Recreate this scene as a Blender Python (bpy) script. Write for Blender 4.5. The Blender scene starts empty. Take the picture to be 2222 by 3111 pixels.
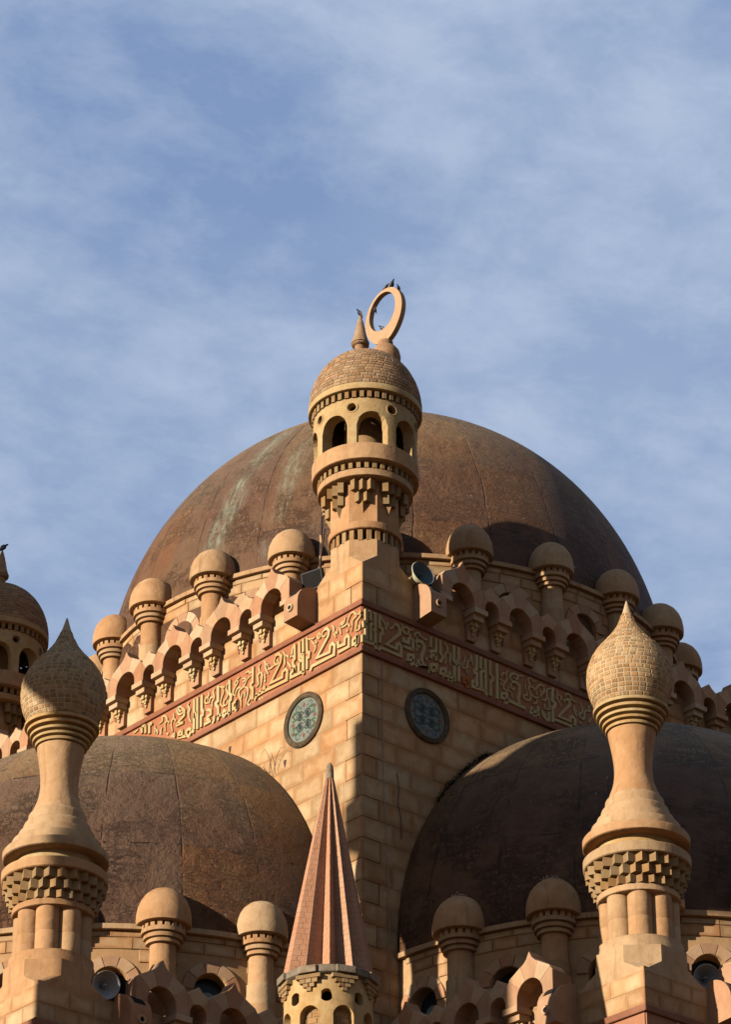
import bpy, bmesh, math, random
from math import sin, cos, pi, radians, sqrt, atan2, hypot
from mathutils import Vector, Matrix
random.seed(7)
SC = bpy.context.scene
COL = SC.collection
V = Vector

# ------------------------------------------------------------------ camera
cam_d = bpy.data.cameras.new('camera')
cam = bpy.data.objects.new('camera', cam_d); COL.objects.link(cam)
SC.camera = cam
cam_d.sensor_fit = 'VERTICAL'; cam_d.sensor_height = 36.0; cam_d.sensor_width = 36.0
cam_d.lens = 36.0 * 9017.4 / 3111.0
cam_d.shift_y = (2540.5 - 1555.5) / 3111.0
cam_d.shift_x = -(1116.0 - 1111.0) / 3111.0
cam_d.clip_start = 0.5; cam_d.clip_end = 6000
cam.location = (-41.944, -47.809, 1.7)
cam.rotation_euler = (radians(90 + 24.2147), 0, -0.72209)

# ------------------------------------------------------------------ light
SUN_EL = radians(13)
SUN_H = V((-0.9925, 0.122, 0)).normalized()
SUN = V((SUN_H.x * cos(SUN_EL), SUN_H.y * cos(SUN_EL), sin(SUN_EL)))
sd = bpy.data.lights.new('sun', 'SUN'); sd.energy = 5.0; sd.angle = radians(0.5); sd.color = (1.0, 0.915, 0.815)
so = bpy.data.objects.new('sun', sd); COL.objects.link(so)
so.rotation_euler = SUN.to_track_quat('Z', 'Y').to_euler(); so.location = (-60, 20, 90)

W = bpy.data.worlds.new('World'); SC.world = W; W.use_nodes = True
nt = W.node_tree; nt.nodes.clear()
def wn(t, **k):
    n = nt.nodes.new(t)
    for a, b in k.items(): setattr(n, a, b)
    return n
out = wn('ShaderNodeOutputWorld'); bg = wn('ShaderNodeBackground')
sky = wn('ShaderNodeTexSky'); sky.sky_type = 'NISHITA'; sky.sun_disc = False
sky.sun_elevation = SUN_EL; sky.sun_rotation = atan2(SUN_H.x, SUN_H.y)
sky.air_density = 1.0; sky.dust_density = 1.6; sky.ozone_density = 1.0; sky.altitude = 100
tc = wn('ShaderNodeTexCoord')
mp = wn('ShaderNodeMapping'); mp.inputs['Rotation'].default_value = (0.7, 0.35, 0.2); mp.inputs['Scale'].default_value = (0.75, 1.0, 1.7)
n1 = wn('ShaderNodeTexNoise'); n1.inputs['Scale'].default_value = 24.0; n1.inputs['Detail'].default_value = 10; n1.inputs['Roughness'].default_value = 0.63; n1.inputs['Distortion'].default_value = 0.18
n2 = wn('ShaderNodeTexNoise'); n2.inputs['Scale'].default_value = 7.0; n2.inputs['Detail'].default_value = 4; n2.inputs['Roughness'].default_value = 0.5
r1 = wn('ShaderNodeMapRange'); r1.inputs['From Min'].default_value = 0.40; r1.inputs['From Max'].default_value = 0.64
r2 = wn('ShaderNodeMapRange'); r2.inputs['From Min'].default_value = 0.38; r2.inputs['From Max'].default_value = 0.62
ad = wn('ShaderNodeMath', operation='ADD'); ml = wn('ShaderNodeMath', operation='MULTIPLY'); ml.inputs[1].default_value = 0.5
ma = wn('ShaderNodeMapRange'); ma.inputs['To Min'].default_value = 0.2; ma.inputs['To Max'].default_value = 0.82
mx = wn('ShaderNodeMix', data_type='RGBA')
hz = wn('ShaderNodeMix', data_type='RGBA'); hz.inputs[0].default_value = 0.85; hz.inputs[7].default_value = (1.16, 1.98, 3.9, 1)
L = nt.links.new
L(tc.outputs['Generated'], mp.inputs['Vector']); L(mp.outputs[0], n1.inputs['Vector']); L(mp.outputs[0], n2.inputs['Vector'])
L(n1.outputs['Fac'], r1.inputs['Value']); L(n2.outputs['Fac'], r2.inputs['Value'])
L(r1.outputs[0], ad.inputs[0]); L(r2.outputs[0], ad.inputs[1]); L(ad.outputs[0], ml.inputs[0]); L(ml.outputs[0], ma.inputs['Value'])
L(sky.outputs[0], hz.inputs[6])
L(ma.outputs[0], mx.inputs[0]); L(hz.outputs[2], mx.inputs[6]); mx.inputs[7].default_value = (3.7, 4.4, 5.6, 1)
L(mx.outputs[2], bg.inputs['Color']); bg.inputs['Strength'].default_value = 0.05
L(bg.outputs[0], out.inputs['Surface'])

SC.view_settings.view_transform = 'Standard'; SC.view_settings.look = 'None'
SC.view_settings.gamma = 1.0; SC.view_settings.use_curve_mapping = False
SC.view_settings.exposure = 1.42

# ------------------------------------------------------------------ materials
MATS = {}
K = 0.575          # base colours scaled down with exposure raised, so shade comes out deeper
kc = lambda c: tuple(x * K for x in c)
class NB:
    def __init__(s, name, rough=0.85):
        s.m = bpy.data.materials.new(name); s.m.use_nodes = True; s.t = s.m.node_tree
        s.b = s.t.nodes['Principled BSDF']; s.b.inputs['Roughness'].default_value = rough
        s.b.inputs['Specular IOR Level'].default_value = 0.1
        s.geo = s.n('ShaderNodeNewGeometry'); s.pos = s.geo.outputs['Position']
        MATS[name] = s.m
    def n(s, t, **k):
        n = s.t.nodes.new(t)
        for a, b in k.items(): setattr(n, a, b)
        return n
    def l(s, a, b): s.t.links.new(a, b)
    def noise(s, scale, detail=4, rough=0.55, vec=None, dist=0.0, stretch=None):
        n = s.n('ShaderNodeTexNoise'); n.inputs['Scale'].default_value = scale; n.inputs['Detail'].default_value = detail
        n.inputs['Roughness'].default_value = rough; n.inputs['Distortion'].default_value = dist
        v = vec or s.pos
        if stretch:
            m = s.n('ShaderNodeMapping'); m.inputs['Scale'].default_value = stretch; s.l(v, m.inputs['Vector']); v = m.outputs[0]
        s.l(v, n.inputs['Vector']); return n.outputs['Fac']
    def rng(s, v, a, b, c=0.0, d=1.0, smooth=False):
        m = s.n('ShaderNodeMapRange'); m.inputs['From Min'].default_value = a; m.inputs['From Max'].default_value = b
        m.inputs['To Min'].default_value = c; m.inputs['To Max'].default_value = d
        if smooth: m.interpolation_type = 'SMOOTHSTEP'
        s.l(v, m.inputs['Value']); return m.outputs[0]
    def math(s, op, a, b=None, clamp=False):
        m = s.n('ShaderNodeMath', operation=op); m.use_clamp = clamp
        for i, x in enumerate((a, b)):
            if x is None: continue
            if isinstance(x, (int, float)): m.inputs[i].default_value = x
            else: s.l(x, m.inputs[i])
        return m.outputs[0]
    def mix(s, f, a, b, blend='MIX'):
        m = s.n('ShaderNodeMix', data_type='RGBA', blend_type=blend)
        for i, x in ((0, f), (6, a), (7, b)):
            if isinstance(x, (int, float)): m.inputs[i].default_value = x
            elif isinstance(x, tuple): m.inputs[i].default_value = (*x, 1) if len(x) == 3 else x
            else: s.l(x, m.inputs[i])
        return m.outputs[2]
    def hsv(s, c, h=None, sat=None, val=None):
        m = s.n('ShaderNodeHueSaturation'); s.l(c, m.inputs['Color'])
        for k, x in (('Hue', h), ('Saturation', sat), ('Value', val)):
            if x is None: continue
            if isinstance(x, (int, float)): m.inputs[k].default_value = x
            else: s.l(x, m.inputs[k])
        return m.outputs[0]
    def bump(s, h, strength=0.4, dist=0.02):
        b = s.n('ShaderNodeBump'); b.inputs['Strength'].default_value = strength; b.inputs['Distance'].default_value = dist
        s.l(h, b.inputs['Height']); s.l(b.outputs[0], s.b.inputs['Normal'])
    def col(s, c): s.l(c, s.b.inputs['Base Color'])

def stone(name, c, dark, pale, rough=0.88, var=0.2, edge=0.0, big=0.9, fine=9.0, bump=0.45, drip=0.25, speck=0.0, lump=0.0):
    """painted stone or render: blotchy base, rain streaks, pits, per-block variation, brushed dark edges (UV)"""
    c, dark, pale = kc(c), kc(dark), kc(pale)
    s = NB(name, rough)
    a = s.rng(s.noise(big, 5, 0.6), 0.33, 0.7)
    b = s.rng(s.noise(fine * 0.5, 4, 0.6), 0.35, 0.7)
    cc = s.mix(s.math('MULTIPLY', a, 0.92), c, pale)
    cc = s.mix(s.math('MULTIPLY', b, 0.42), cc, dark)
    if drip:
        d = s.rng(s.noise(1.0, 5, 0.65, stretch=(5.5, 5.5, 0.35)), 0.55, 0.78)
        cc = s.mix(s.math('MULTIPLY', d, drip), cc, tuple(x * 0.55 for x in dark))
    if edge:
        uv = s.n('ShaderNodeUVMap'); sp = s.n('ShaderNodeSeparateXYZ'); s.l(uv.outputs[0], sp.inputs[0])
        ex = s.math('MINIMUM', sp.outputs[0], s.math('SUBTRACT', 1.0, sp.outputs[0]))
        ey = s.math('MINIMUM', sp.outputs[1], s.math('SUBTRACT', 1.0, sp.outputs[1]))
        e = s.math('MINIMUM', s.math('MULTIPLY', ex, 1.9), ey)
        e = s.math('ADD', e, s.math('MULTIPLY', s.math('SUBTRACT', s.noise(2.6, 5), 0.5), 0.85))
        e = s.rng(e, 0.0, 0.34, 1.0, 0.0, True)
        cc = s.mix(s.math('MULTIPLY', e, edge), cc, dark)
    oi = s.n('ShaderNodeObjectInfo')
    cc = s.hsv(cc, s.rng(oi.outputs['Random'], 0, 1, 0.493, 0.507), s.rng(oi.outputs['Random'], 0, 1, 1.06, 0.92),
               s.rng(s.math('FRACT', s.math('MULTIPLY', oi.outputs['Random'], 7.13)), 0, 1, 1 - var, 1 + var * 0.6))
    if speck:
        sp_ = s.rng(s.noise(26, 2, 0.5, stretch=(1, 1, 0.45)), 0.72, 0.76)
        cc = s.mix(s.math('MULTIPLY', sp_, speck), cc, (0.42, 0.36, 0.29))
    if lump:
        nz = s.n('ShaderNodeSeparateXYZ'); s.l(s.geo.outputs['Normal'], nz.inputs[0])
        w_ = s.math('MULTIPLY', s.rng(nz.outputs[2], 0.25, 0.75), s.rng(s.noise(2.6, 6, 0.7, stretch=(2.6, 2.6, 0.6)), 0.56, 0.66))
        cc = s.mix(s.math('MULTIPLY', w_, 0.45), cc, (0.33, 0.28, 0.2))
    s.col(cc)
    h = s.math('ADD', s.math('MULTIPLY', s.noise(fine, 6, 0.65), 0.7), s.math('MULTIPLY', s.noise(fine * 5, 3), 0.3))
    if lump: h = s.math('ADD', h, s.math('MULTIPLY', s.noise(3.0, 3, 0.5), 2.2 * lump))
    s.bump(h, bump, 0.02)
    return s.m

SANDC = (0.60, 0.37, 0.20)
M_block = stone('block stone', (0.425, 0.25, 0.108), (0.31, 0.15, 0.055), (0.50, 0.335, 0.175), var=0.17, edge=0.7, big=1.9, speck=0.3, drip=0.35)
M_mortar = stone('wall mortar', (0.37, 0.205, 0.085), (0.27, 0.13, 0.045), (0.44, 0.275, 0.13), var=0)
M_render = stone('sand render', (0.40, 0.228, 0.10), (0.27, 0.132, 0.05), (0.47, 0.29, 0.145), var=0.1, big=1.6, drip=0.7, speck=0.4, lump=1.3)
M_salmon = stone('salmon plaster', (0.36, 0.185, 0.09), (0.27, 0.12, 0.052), (0.42, 0.235, 0.125), var=0.1)
M_pale = stone('pale plaster', (0.43, 0.265, 0.138), (0.33, 0.175, 0.08), (0.48, 0.325, 0.185), var=0.08)
M_gold = stone('ochre gold paint', (0.40, 0.245, 0.09), (0.25, 0.135, 0.042), (0.49, 0.345, 0.165), var=0.1, big=3, fine=14, bump=0.6, drip=0.15, speck=0.2)
M_ochre = stone('dark ochre blocks', (0.27, 0.155, 0.06), (0.17, 0.09, 0.032), (0.34, 0.215, 0.095), var=0.18, big=3, bump=0.5)
M_terra = stone('terracotta field', (0.34, 0.130, 0.058), (0.25, 0.085, 0.036), (0.39, 0.175, 0.085), var=0.05, drip=0.15)
M_mould = stone('red brown moulding', (0.22, 0.088, 0.042), (0.15, 0.055, 0.026), (0.29, 0.13, 0.07), var=0.08, speck=0.3)
M_letter = stone('cream letter paint', (0.44, 0.305, 0.125), (0.34, 0.215, 0.075), (0.50, 0.37, 0.175), var=0.05, drip=0.1)
M_letter2 = stone('orange letter paint', (0.356, 0.116, 0.019), (0.287, 0.078, 0.008), (0.387, 0.154, 0.042), var=0.05)
M_brick = stone('tan brick', (0.30, 0.175, 0.085), (0.21, 0.105, 0.045), (0.37, 0.24, 0.13), var=0.3, big=4, fine=16, drip=0.15)
M_bmort = stone('brick mortar', (0.327, 0.207, 0.090), (0.236, 0.122, 0.042), (0.377, 0.265, 0.136), var=0, fine=16)
M_gbrick = stone('golden brick', (0.36, 0.205, 0.08), (0.25, 0.115, 0.038), (0.43, 0.28, 0.13), var=0.3, big=5, fine=16, drip=0.15)
M_gmort = stone('pale bulb mortar', (0.43, 0.30, 0.165), (0.33, 0.20, 0.09), (0.48, 0.36, 0.21), var=0, fine=16)
M_cone = stone('salmon brick facing', (0.47, 0.215, 0.108), (0.34, 0.135, 0.06), (0.54, 0.29, 0.165), var=0.12, big=3, fine=12, bump=0.9)
M_grey = stone('weathered stone top', (0.17, 0.115, 0.065), (0.09, 0.055, 0.03), (0.34, 0.27, 0.18), var=0.15, big=6, bump=1.0)
M_clay = stone('worn brown finial render', (0.34, 0.185, 0.085), (0.20, 0.095, 0.04), (0.44, 0.27, 0.14), var=0.1, big=5, fine=16, bump=1.0, drip=0.5)
M_roof = stone('roof screed', (0.238, 0.150, 0.078), (0.172, 0.092, 0.036), (0.284, 0.188, 0.108), var=0)
M_terrace = stone('paving ground', (0.25, 0.125, 0.05), (0.18, 0.09, 0.035), (0.3, 0.155, 0.065), var=0, big=0.2)

def simple(name, c, rough=0.5, metal=0.0, bump=0.0, scale=20):
    c = kc(c)
    s = NB(name, rough); s.b.inputs['Metallic'].default_value = metal
    n = s.noise(scale, 4)
    s.col(s.mix(s.rng(n, 0.3, 0.7), tuple(x * 0.8 for x in c), tuple(min(1, x * 1.18) for x in c)))
    if bump: s.bump(n, bump, 0.01)
    return s.m
M_dark = simple('dark interior', (0.012, 0.009, 0.007), 0.9)
M_black = simple('black enamel', (0.008, 0.008, 0.009), 0.5)
M_hornin = simple('grey blue horn paint', (0.10, 0.135, 0.14), 0.45)
M_horngrey = simple('pale grey horn paint', (0.34, 0.34, 0.32), 0.5)
M_hornout = simple('cream horn paint', (0.52, 0.48, 0.3), 0.5)
M_pipe = simple('rusty pipe', (0.06, 0.035, 0.025), 0.7)
M_rail = simple('tan painted rail', (0.45, 0.27, 0.13), 0.7)
M_cable = simple('pale cable', (0.30, 0.24, 0.18), 0.6)
M_dcable = simple('dark cable', (0.03, 0.022, 0.018), 0.6)
M_twig = simple('dry twig', (0.17, 0.085, 0.04), 0.9)
M_weed = simple('dark weed', (0.035, 0.032, 0.015), 0.9)
M_straw = simple('pale straw', (0.5, 0.4, 0.27), 0.9)
M_bird = simple('dark pigeon plumage', (0.025, 0.024, 0.026), 0.7)
M_birdg = simple('grey pigeon plumage', (0.17, 0.15, 0.14), 0.7)
M_glass = simple('pale green glass', (0.145, 0.16, 0.115), 0.6, 0, 0.15, 6)
M_gdark = simple('dark stained glass lines', (0.03, 0.035, 0.03), 0.4)
M_ggreen = simple('leaf green glass', (0.05, 0.075, 0.035), 0.5)
M_gblue = simple('grey blue glass', (0.075, 0.085, 0.095), 0.5)
M_gred = simple('faded red glass', (0.16, 0.05, 0.035), 0.5)
M_frame = stone('bronze brown frame', (0.085, 0.052, 0.028), (0.035, 0.022, 0.012), (0.16, 0.105, 0.055), var=0.1, big=7, bump=0.8)
M_wpane = simple('dusty window glass', (0.02, 0.024, 0.024), 0.2)
M_teal = simple('teal glass disc', (0.16, 0.22, 0.2), 0.3)

def dome_mat(name, cx, cy, z0, z1, streaks=(), seams=24, wr=0.75):
    """painted waterproof membrane: brown red sheet, ochre dust towards the crown, wrinkles, seams, droppings, patina runs"""
    s = NB(name, 0.66); s.b.inputs['Specular IOR Level'].default_value = 0.12
    sx = s.n('ShaderNodeSeparateXYZ'); s.l(s.pos, sx.inputs[0])
    dx = s.math('SUBTRACT', sx.outputs[0], cx); dy = s.math('SUBTRACT', sx.outputs[1], cy); z = sx.outputs[2]
    az = s.math('ARCTAN2', dy, dx)
    cmb = s.n('ShaderNodeCombineXYZ'); s.l(s.math('MULTIPLY', az, 7.5), cmb.inputs[0]); s.l(z, cmb.inputs[1]); pol = cmb.outputs[0]
    big = s.rng(s.noise(0.55, 5, 0.6), 0.32, 0.7); mid = s.rng(s.noise(2.2, 6, 0.65, dist=0.4), 0.35, 0.7)
    c = s.mix(big, (0.0697, 0.0283, 0.0105), (0.0976, 0.0438, 0.0175))
    c = s.mix(s.math('MULTIPLY', mid, 0.55), c, (0.0391, 0.0167, 0.0070))
    run = s.rng(s.noise(1.0, 5, 0.6, pol, stretch=(4.0, 0.35, 1)), 0.45, 0.72)
    c = s.mix(s.math('MULTIPLY', run, 0.4), c, (0.0501, 0.0271, 0.0105))
    dust = s.math('ADD', s.rng(z, z0, z1), s.math('MULTIPLY', s.math('SUBTRACT', s.noise(0.8, 6, 0.65), 0.5), 0.9))
    c = s.mix(s.math('MULTIPLY', s.rng(dust, 0.1, 0.95, 0, 1, True), 0.85), c, (0.165, 0.108, 0.05))
    pat = s.rng(s.noise(0.35, 6, 0.7, dist=0.6), 0.48, 0.66)
    c = s.mix(s.math('MULTIPLY', pat, 0.5), c, (0.0921, 0.0548, 0.0235))
    spk = s.rng(s.noise(7.5, 2, 0.5, pol, stretch=(1, 0.55, 1)), 0.735, 0.755)
    c = s.mix(s.math('MULTIPLY', spk, 0.55), c, (0.3162, 0.2702, 0.2185))
    for (a0, a1, za, zb, w, op) in streaks:
        t = s.rng(z, za, zb); cen = s.math('ADD', radians(a0), s.math('MULTIPLY', t, radians(a1 - a0)))
        azp = s.math('MODULO', s.math('ADD', az, 2 * pi), 2 * pi)
        cen = s.math('ADD', cen, s.math('MULTIPLY', s.math('SUBTRACT', s.noise(0.9, 3, 0.5), 0.5), 0.09))
        d = s.math('ABSOLUTE', s.math('SUBTRACT', azp, cen))
        m = s.rng(d, radians(w) * 0.15, radians(w), 1, 0, True)
        m = s.math('MULTIPLY', m, s.math('MULTIPLY', s.rng(z, za - 0.5, za + 0.3), s.rng(z, zb, zb + 0.8, 1, 0)))
        f = s.rng(s.noise(1.7, 8, 0.8, pol, stretch=(4.5, 0.62, 1)), 0.44, 0.66)
        m = s.math('MULTIPLY', m, s.math('ADD', 0.06, s.math('MULTIPLY', f, 0.94)))
        m = s.math('MULTIPLY', m, s.rng(s.noise(0.8, 3, 0.5, pol), 0.34, 0.52, 0.15, 1))
        c = s.mix(s.math('MULTIPLY', m, op), c, (0.1725, 0.1955, 0.1265))
    wn_ = s.n('ShaderNodeTexWhiteNoise'); wn_.noise_dimensions = '2D'
    cb_ = s.n('ShaderNodeCombineXYZ'); s.l(s.math('FLOOR', s.math('ADD', s.math('MULTIPLY', az, seams / (2 * pi)), 0.5)), cb_.inputs[0]); s.l(s.math('FLOOR', s.math('ADD', s.math('MULTIPLY', z, 0.42), 0.5)), cb_.inputs[1])
    s.l(cb_.outputs[0], wn_.inputs['Vector'])
    c = s.hsv(c, 0.5, s.rng(wn_.outputs['Value'], 0, 1, 0.88, 1.05), s.rng(wn_.outputs['Value'], 0, 1, 0.84, 1.18))
    # seams by meridian with wander
    fa = s.math('FRACT', s.math('ADD', s.math('MULTIPLY', az, seams / (2 * pi)), s.math('MULTIPLY', s.math('SUBTRACT', s.noise(0.35, 3), 0.5), 0.16)))
    sd_ = s.math('ABSOLUTE', s.math('SUBTRACT', fa, 0.5))
    seam = s.math('MULTIPLY', s.rng(sd_, 0.004, 0.016, 1, 0), s.rng(s.noise(1.3, 4, 0.7), 0.42, 0.6))
    fz = s.math('FRACT', s.math('ADD', s.math('MULTIPLY', z, 0.42), s.math('MULTIPLY', s.math('SUBTRACT', s.noise(0.5, 3), 0.5), 0.12)))
    seamh = s.math('MULTIPLY', s.rng(s.math('ABSOLUTE', s.math('SUBTRACT', fz, 0.5)), 0.004, 0.014, 1, 0), s.rng(s.noise(1.1, 4, 0.7), 0.5, 0.62))
    sm = s.math('MAXIMUM', seam, seamh)
    c = s.mix(s.math('MULTIPLY', sm, 0.55), c, (0.0223, 0.0129, 0.0082))
    s.col(c)
    # wrinkles
    wr1 = s.noise(2.4, 5, 0.62, pol, dist=0.5, stretch=(0.9, 2.6, 1)); rid = s.math('ABSOLUTE', s.math('SUBTRACT', wr1, 0.5))
    rid = s.rng(rid, 0.0, 0.035, 1, 0); msk = s.rng(s.noise(0.8, 4, 0.6), 0.47, 0.62)
    wr2 = s.noise(3.1, 5, 0.65, pol, dist=0.4, stretch=(2.4, 0.9, 1)); rid2 = s.rng(s.math('ABSOLUTE', s.math('SUBTRACT', wr2, 0.5)), 0.0, 0.03, 1, 0)
    rid = s.math('MAXIMUM', rid, s.math('MULTIPLY', rid2, 0.7))
    h = s.math('ADD', s.math('MULTIPLY', s.math('MULTIPLY', rid, msk), 0.55), s.math('MULTIPLY', s.noise(1.7, 9, 0.68), 1.5))
    h = s.math('ADD', h, s.math('MULTIPLY', s.noise(18, 4, 0.65), 0.2))
    h = s.math('SUBTRACT', h, s.math('MULTIPLY', sm, 0.5))
    s.bump(h, wr, 0.15)
    return s.m

# ------------------------------------------------------------------ object helpers
ORG = {}
def tag(o, label=None, cat=None, group=None, kind=None):
    if label: o['label'] = label
    if cat: o['category'] = cat
    if group: o['group'] = group
    if kind: o['kind'] = kind
    return o
def thing(name, loc, label, cat, group=None):
    o = bpy.data.objects.new(name, None); COL.objects.link(o); o.empty_display_size = 0.3
    o.location = loc; ORG[o.name] = V(loc)
    return tag(o, label, cat, group)
def link(name, me, parent=None, loc=None, rot=None, scale=None):
    """link a (possibly shared) mesh; loc is in world space"""
    o = bpy.data.objects.new(name, me); COL.objects.link(o)
    base = ORG[parent.name] if parent else V((0, 0, 0))
    w = V(loc) if loc is not None else base
    o.location = w - base
    if rot is not None: o.rotation_euler = rot
    if scale is not None: o.scale = scale
    if parent: o.parent = parent
    ORG[o.name] = w
    return o
def copy_tree(o, parent=None, loc=None, rotz=None):
    c = o.copy(); COL.objects.link(c); c.parent = parent
    if loc is not None: c.location = loc
    if rotz is not None: c.rotation_euler = (0, 0, rotz)
    ORG[c.name] = V(loc) if loc is not None else ORG[o.name]
    for ch in o.children: copy_tree(ch, c)
    return c

class Frame:
    """a wall plane: u along the wall, v = world height, d = distance out of the wall"""
    def __init__(s, O, U, N): s.O, s.U, s.N = V(O), V(U), V(N)
    def p(s, u, v, d): return s.O + s.U * u + V((0, 0, v)) + s.N * d
    def rot(s):
        m = Matrix((s.U, s.N, V((0, 0, 1)))).transposed(); return m

class MB:
    def __init__(s): s.v = []; s.f = []; s.uv = {}; s.sm = []
    def add(s, vs, fs, smooth=False, uvs=None):
        b = len(s.v); s.v += [tuple(x) for x in vs]
        for i, f in enumerate(fs):
            if uvs and i in uvs: s.uv[len(s.f)] = uvs[i]
            s.f.append(tuple(b + k for k in f)); s.sm.append(smooth)
    def prism(s, poly, fr, d0, d1, bev=0.0, taper=0.0):
        """polygon (u,v) extruded from d0 to d1; bev = chamfer of the front edge"""
        n = len(poly)
        ar = sum(poly[i][0] * poly[(i + 1) % n][1] - poly[(i + 1) % n][0] * poly[i][1] for i in range(n)) / 2
        if ar < 0: poly = poly[::-1]
        rings = [(poly, d0)]
        if bev:
            ins = []
            for i in range(n):
                a, b, c = V(poly[i - 1]), V(poly[i]), V(poly[(i + 1) % n])
                e1 = (b - a); e2 = (c - b)
                if e1.length < 1e-6 or e2.length < 1e-6: ins.append(tuple(b)); continue
                n1 = V((-e1.y, e1.x)).normalized(); n2 = V((-e2.y, e2.x)).normalized()
                m = n1 + n2; m = m / max(0.4, m.dot(n1))
                ins.append(tuple(b + m * bev))
            rings += [(poly, d1 - bev), (ins, d1)]
        else: rings.append((poly, d1))
        vs = [fr.p(x, y, d) for P_, d in rings for (x, y) in P_]
        fs = []
        for r in range(len(rings) - 1):
            for i in range(n):
                j = (i + 1) % n; fs.append((r * n + i, r * n + j, (r + 1) * n + j, (r + 1) * n + i))
        k = (len(rings) - 1) * n
        us = [p[0] for p in poly]; vv = [p[1] for p in poly]
        u0, du, v0, dv = min(us), max(1e-6, max(us) - min(us)), min(vv), max(1e-6, max(vv) - min(vv))
        uvs = {len(fs): [((x - u0) / du, (y - v0) / dv) for x, y in rings[-1][0]]}
        fs.append(tuple(k + i for i in range(n))); fs.append(tuple(range(n - 1, -1, -1)))
        s.add(vs, fs, False, uvs)
        return s
    def box(s, fr, u0, u1, v0, v1, d0, d1, bev=0.0):
        return s.prism([(u0, v0), (u1, v0), (u1, v1), (u0, v1)], fr, d0, d1, bev)
    def lathe(s, prof, n=48, c=(0, 0, 0), a0=0.0, a1=2 * pi, smooth=True, cap=False):
        full = abs(a1 - a0 - 2 * pi) < 1e-6
        m = n if full else n + 1
        vs = []
        for r, z in prof:
            for i in range(m):
                a = a0 + (a1 - a0) * i / n
                vs.append((c[0] + r * cos(a), c[1] + r * sin(a), c[2] + z))
        fs = []
        for k in range(len(prof) - 1):
            for i in range(n):
                j = (i + 1) % m
                fs.append((k * m + i, k * m + j, (k + 1) * m + j, (k + 1) * m + i))
        s.add(vs, fs, smooth)
        return s
    def tube(s, pts, r, k=6, r1=None):
        pts = [V(p) for p in pts]; n = len(pts); vs = []; fs = []
        for i, p in enumerate(pts):
            t = (pts[min(i + 1, n - 1)] - pts[max(i - 1, 0)]).normalized()
            a = t.cross(V((0.13, 0.27, 0.95))); a = a.normalized() if a.length > 1e-4 else V((1, 0, 0)); b = t.cross(a)
            rr = r if r1 is None else r + (r1 - r) * i / max(1, n - 1)
            for j in range(k):
                q = 2 * pi * j / k; vs.append(p + (a * cos(q) + b * sin(q)) * rr)
        for i in range(n - 1):
            for j in range(k): fs.append((i * k + j, i * k + (j + 1) % k, (i + 1) * k + (j + 1) % k, (i + 1) * k + j))
        fs.append(tuple(range(k - 1, -1, -1))); fs.append(tuple((n - 1) * k + j for j in range(k)))
        s.add(vs, fs, True); return s
    def ribbon(s, pts, w, fr, d0, d1, taper=False):
        """a flat raised stroke along (u,v) points"""
        P_ = [V(p) for p in pts]; n = len(P_)
        if taper and n > 2:      # smooth brush strokes
            Q_ = []
            for i in range(n - 1):
                p0, p1, p2, p3 = P_[max(i - 1, 0)], P_[i], P_[i + 1], P_[min(i + 2, n - 1)]
                for t in (0, 0.34, 0.67):
                    Q_.append(0.5 * ((2 * p1) + (p2 - p0) * t + (2 * p0 - 5 * p1 + 4 * p2 - p3) * t * t + (3 * p1 - p0 - 3 * p2 + p3) * t ** 3))
            Q_.append(P_[-1]); P_ = Q_; n = len(P_)
        Lf = []; Rt = []
        for i in range(n):
            e1 = (P_[i] - P_[i - 1]).normalized() if i else (P_[1] - P_[0]).normalized()
            e2 = (P_[i + 1] - P_[i]).normalized() if i < n - 1 else e1
            n1 = V((-e1.y, e1.x)); n2 = V((-e2.y, e2.x)); m = n1 + n2
            if m.length < 0.3: m = n1
            else: m = m / max(0.45, m.dot(n1))
            h = w / 2
            if taper: h *= 0.35 + 0.65 * sin(pi * min(1, max(0, (i + 0.3) / (n - 0.4)))) ** 0.7
            Lf.append(P_[i] + m * h); Rt.append(P_[i] - m * h)
        b = 0.008
        vs = []
        for i in range(n):
            for q, sh in ((Lf[i], 1), (Rt[i], -1)):
                vs.append(fr.p(q.x, q.y, d0))
            cx_ = (Lf[i] + Rt[i]) / 2
            for q in (Lf[i], Rt[i]):
                q2 = q + (cx_ - q) * 0.16; vs.append(fr.p(q2.x, q2.y, d1))
        fs = []
        for i in range(n - 1):
            a, c = i * 4, i * 4 + 4
            fs += [(a + 2, a + 3, c + 3, c + 2), (a, a + 2, c + 2, c), (a + 1, c + 1, c + 3, a + 3)]
        fs += [(0, 1, 3, 2), ((n - 1) * 4, (n - 1) * 4 + 2, (n - 1) * 4 + 3, (n - 1) * 4 + 1)]
        s.add(vs, fs); return s
    def mesh(s, name, mat, org=(0, 0, 0), sharp=None):
        me = bpy.data.meshes.new(name); o = V(org)
        me.from_pydata([tuple(V(x) - o) for x in s.v], [], s.f)
        me.materials.append(mat)
        if s.uv:
            ul = me.uv_layers.new(name='UVMap')
            for p in me.polygons:
                u = s.uv.get(p.index)
                for k, li in enumerate(p.loop_indices):
                    ul.data[li].uv = u[k] if u and len(u) == len(p.loop_indices) else (0.05, 0.5)
        bm = bmesh.new(); bm.from_mesh(me); bmesh.ops.recalc_face_normals(bm, faces=bm.faces); bm.to_mesh(me); bm.free()
        for p, f in zip(me.polygons, s.sm): p.use_smooth = f
        if sharp is None: sharp = any(s.sm)
        if sharp:
            try: me.set_sharp_from_angle(angle=radians(38))
            except Exception: pass
        me.update(); return me
    def build(s, name, mat, parent=None, kind=None):
        org = ORG[parent.name] if parent else V((0, 0, 0))
        o = link(name, s.mesh(name, mat, org), parent)
        if kind: o['kind'] = kind
        return o

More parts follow.
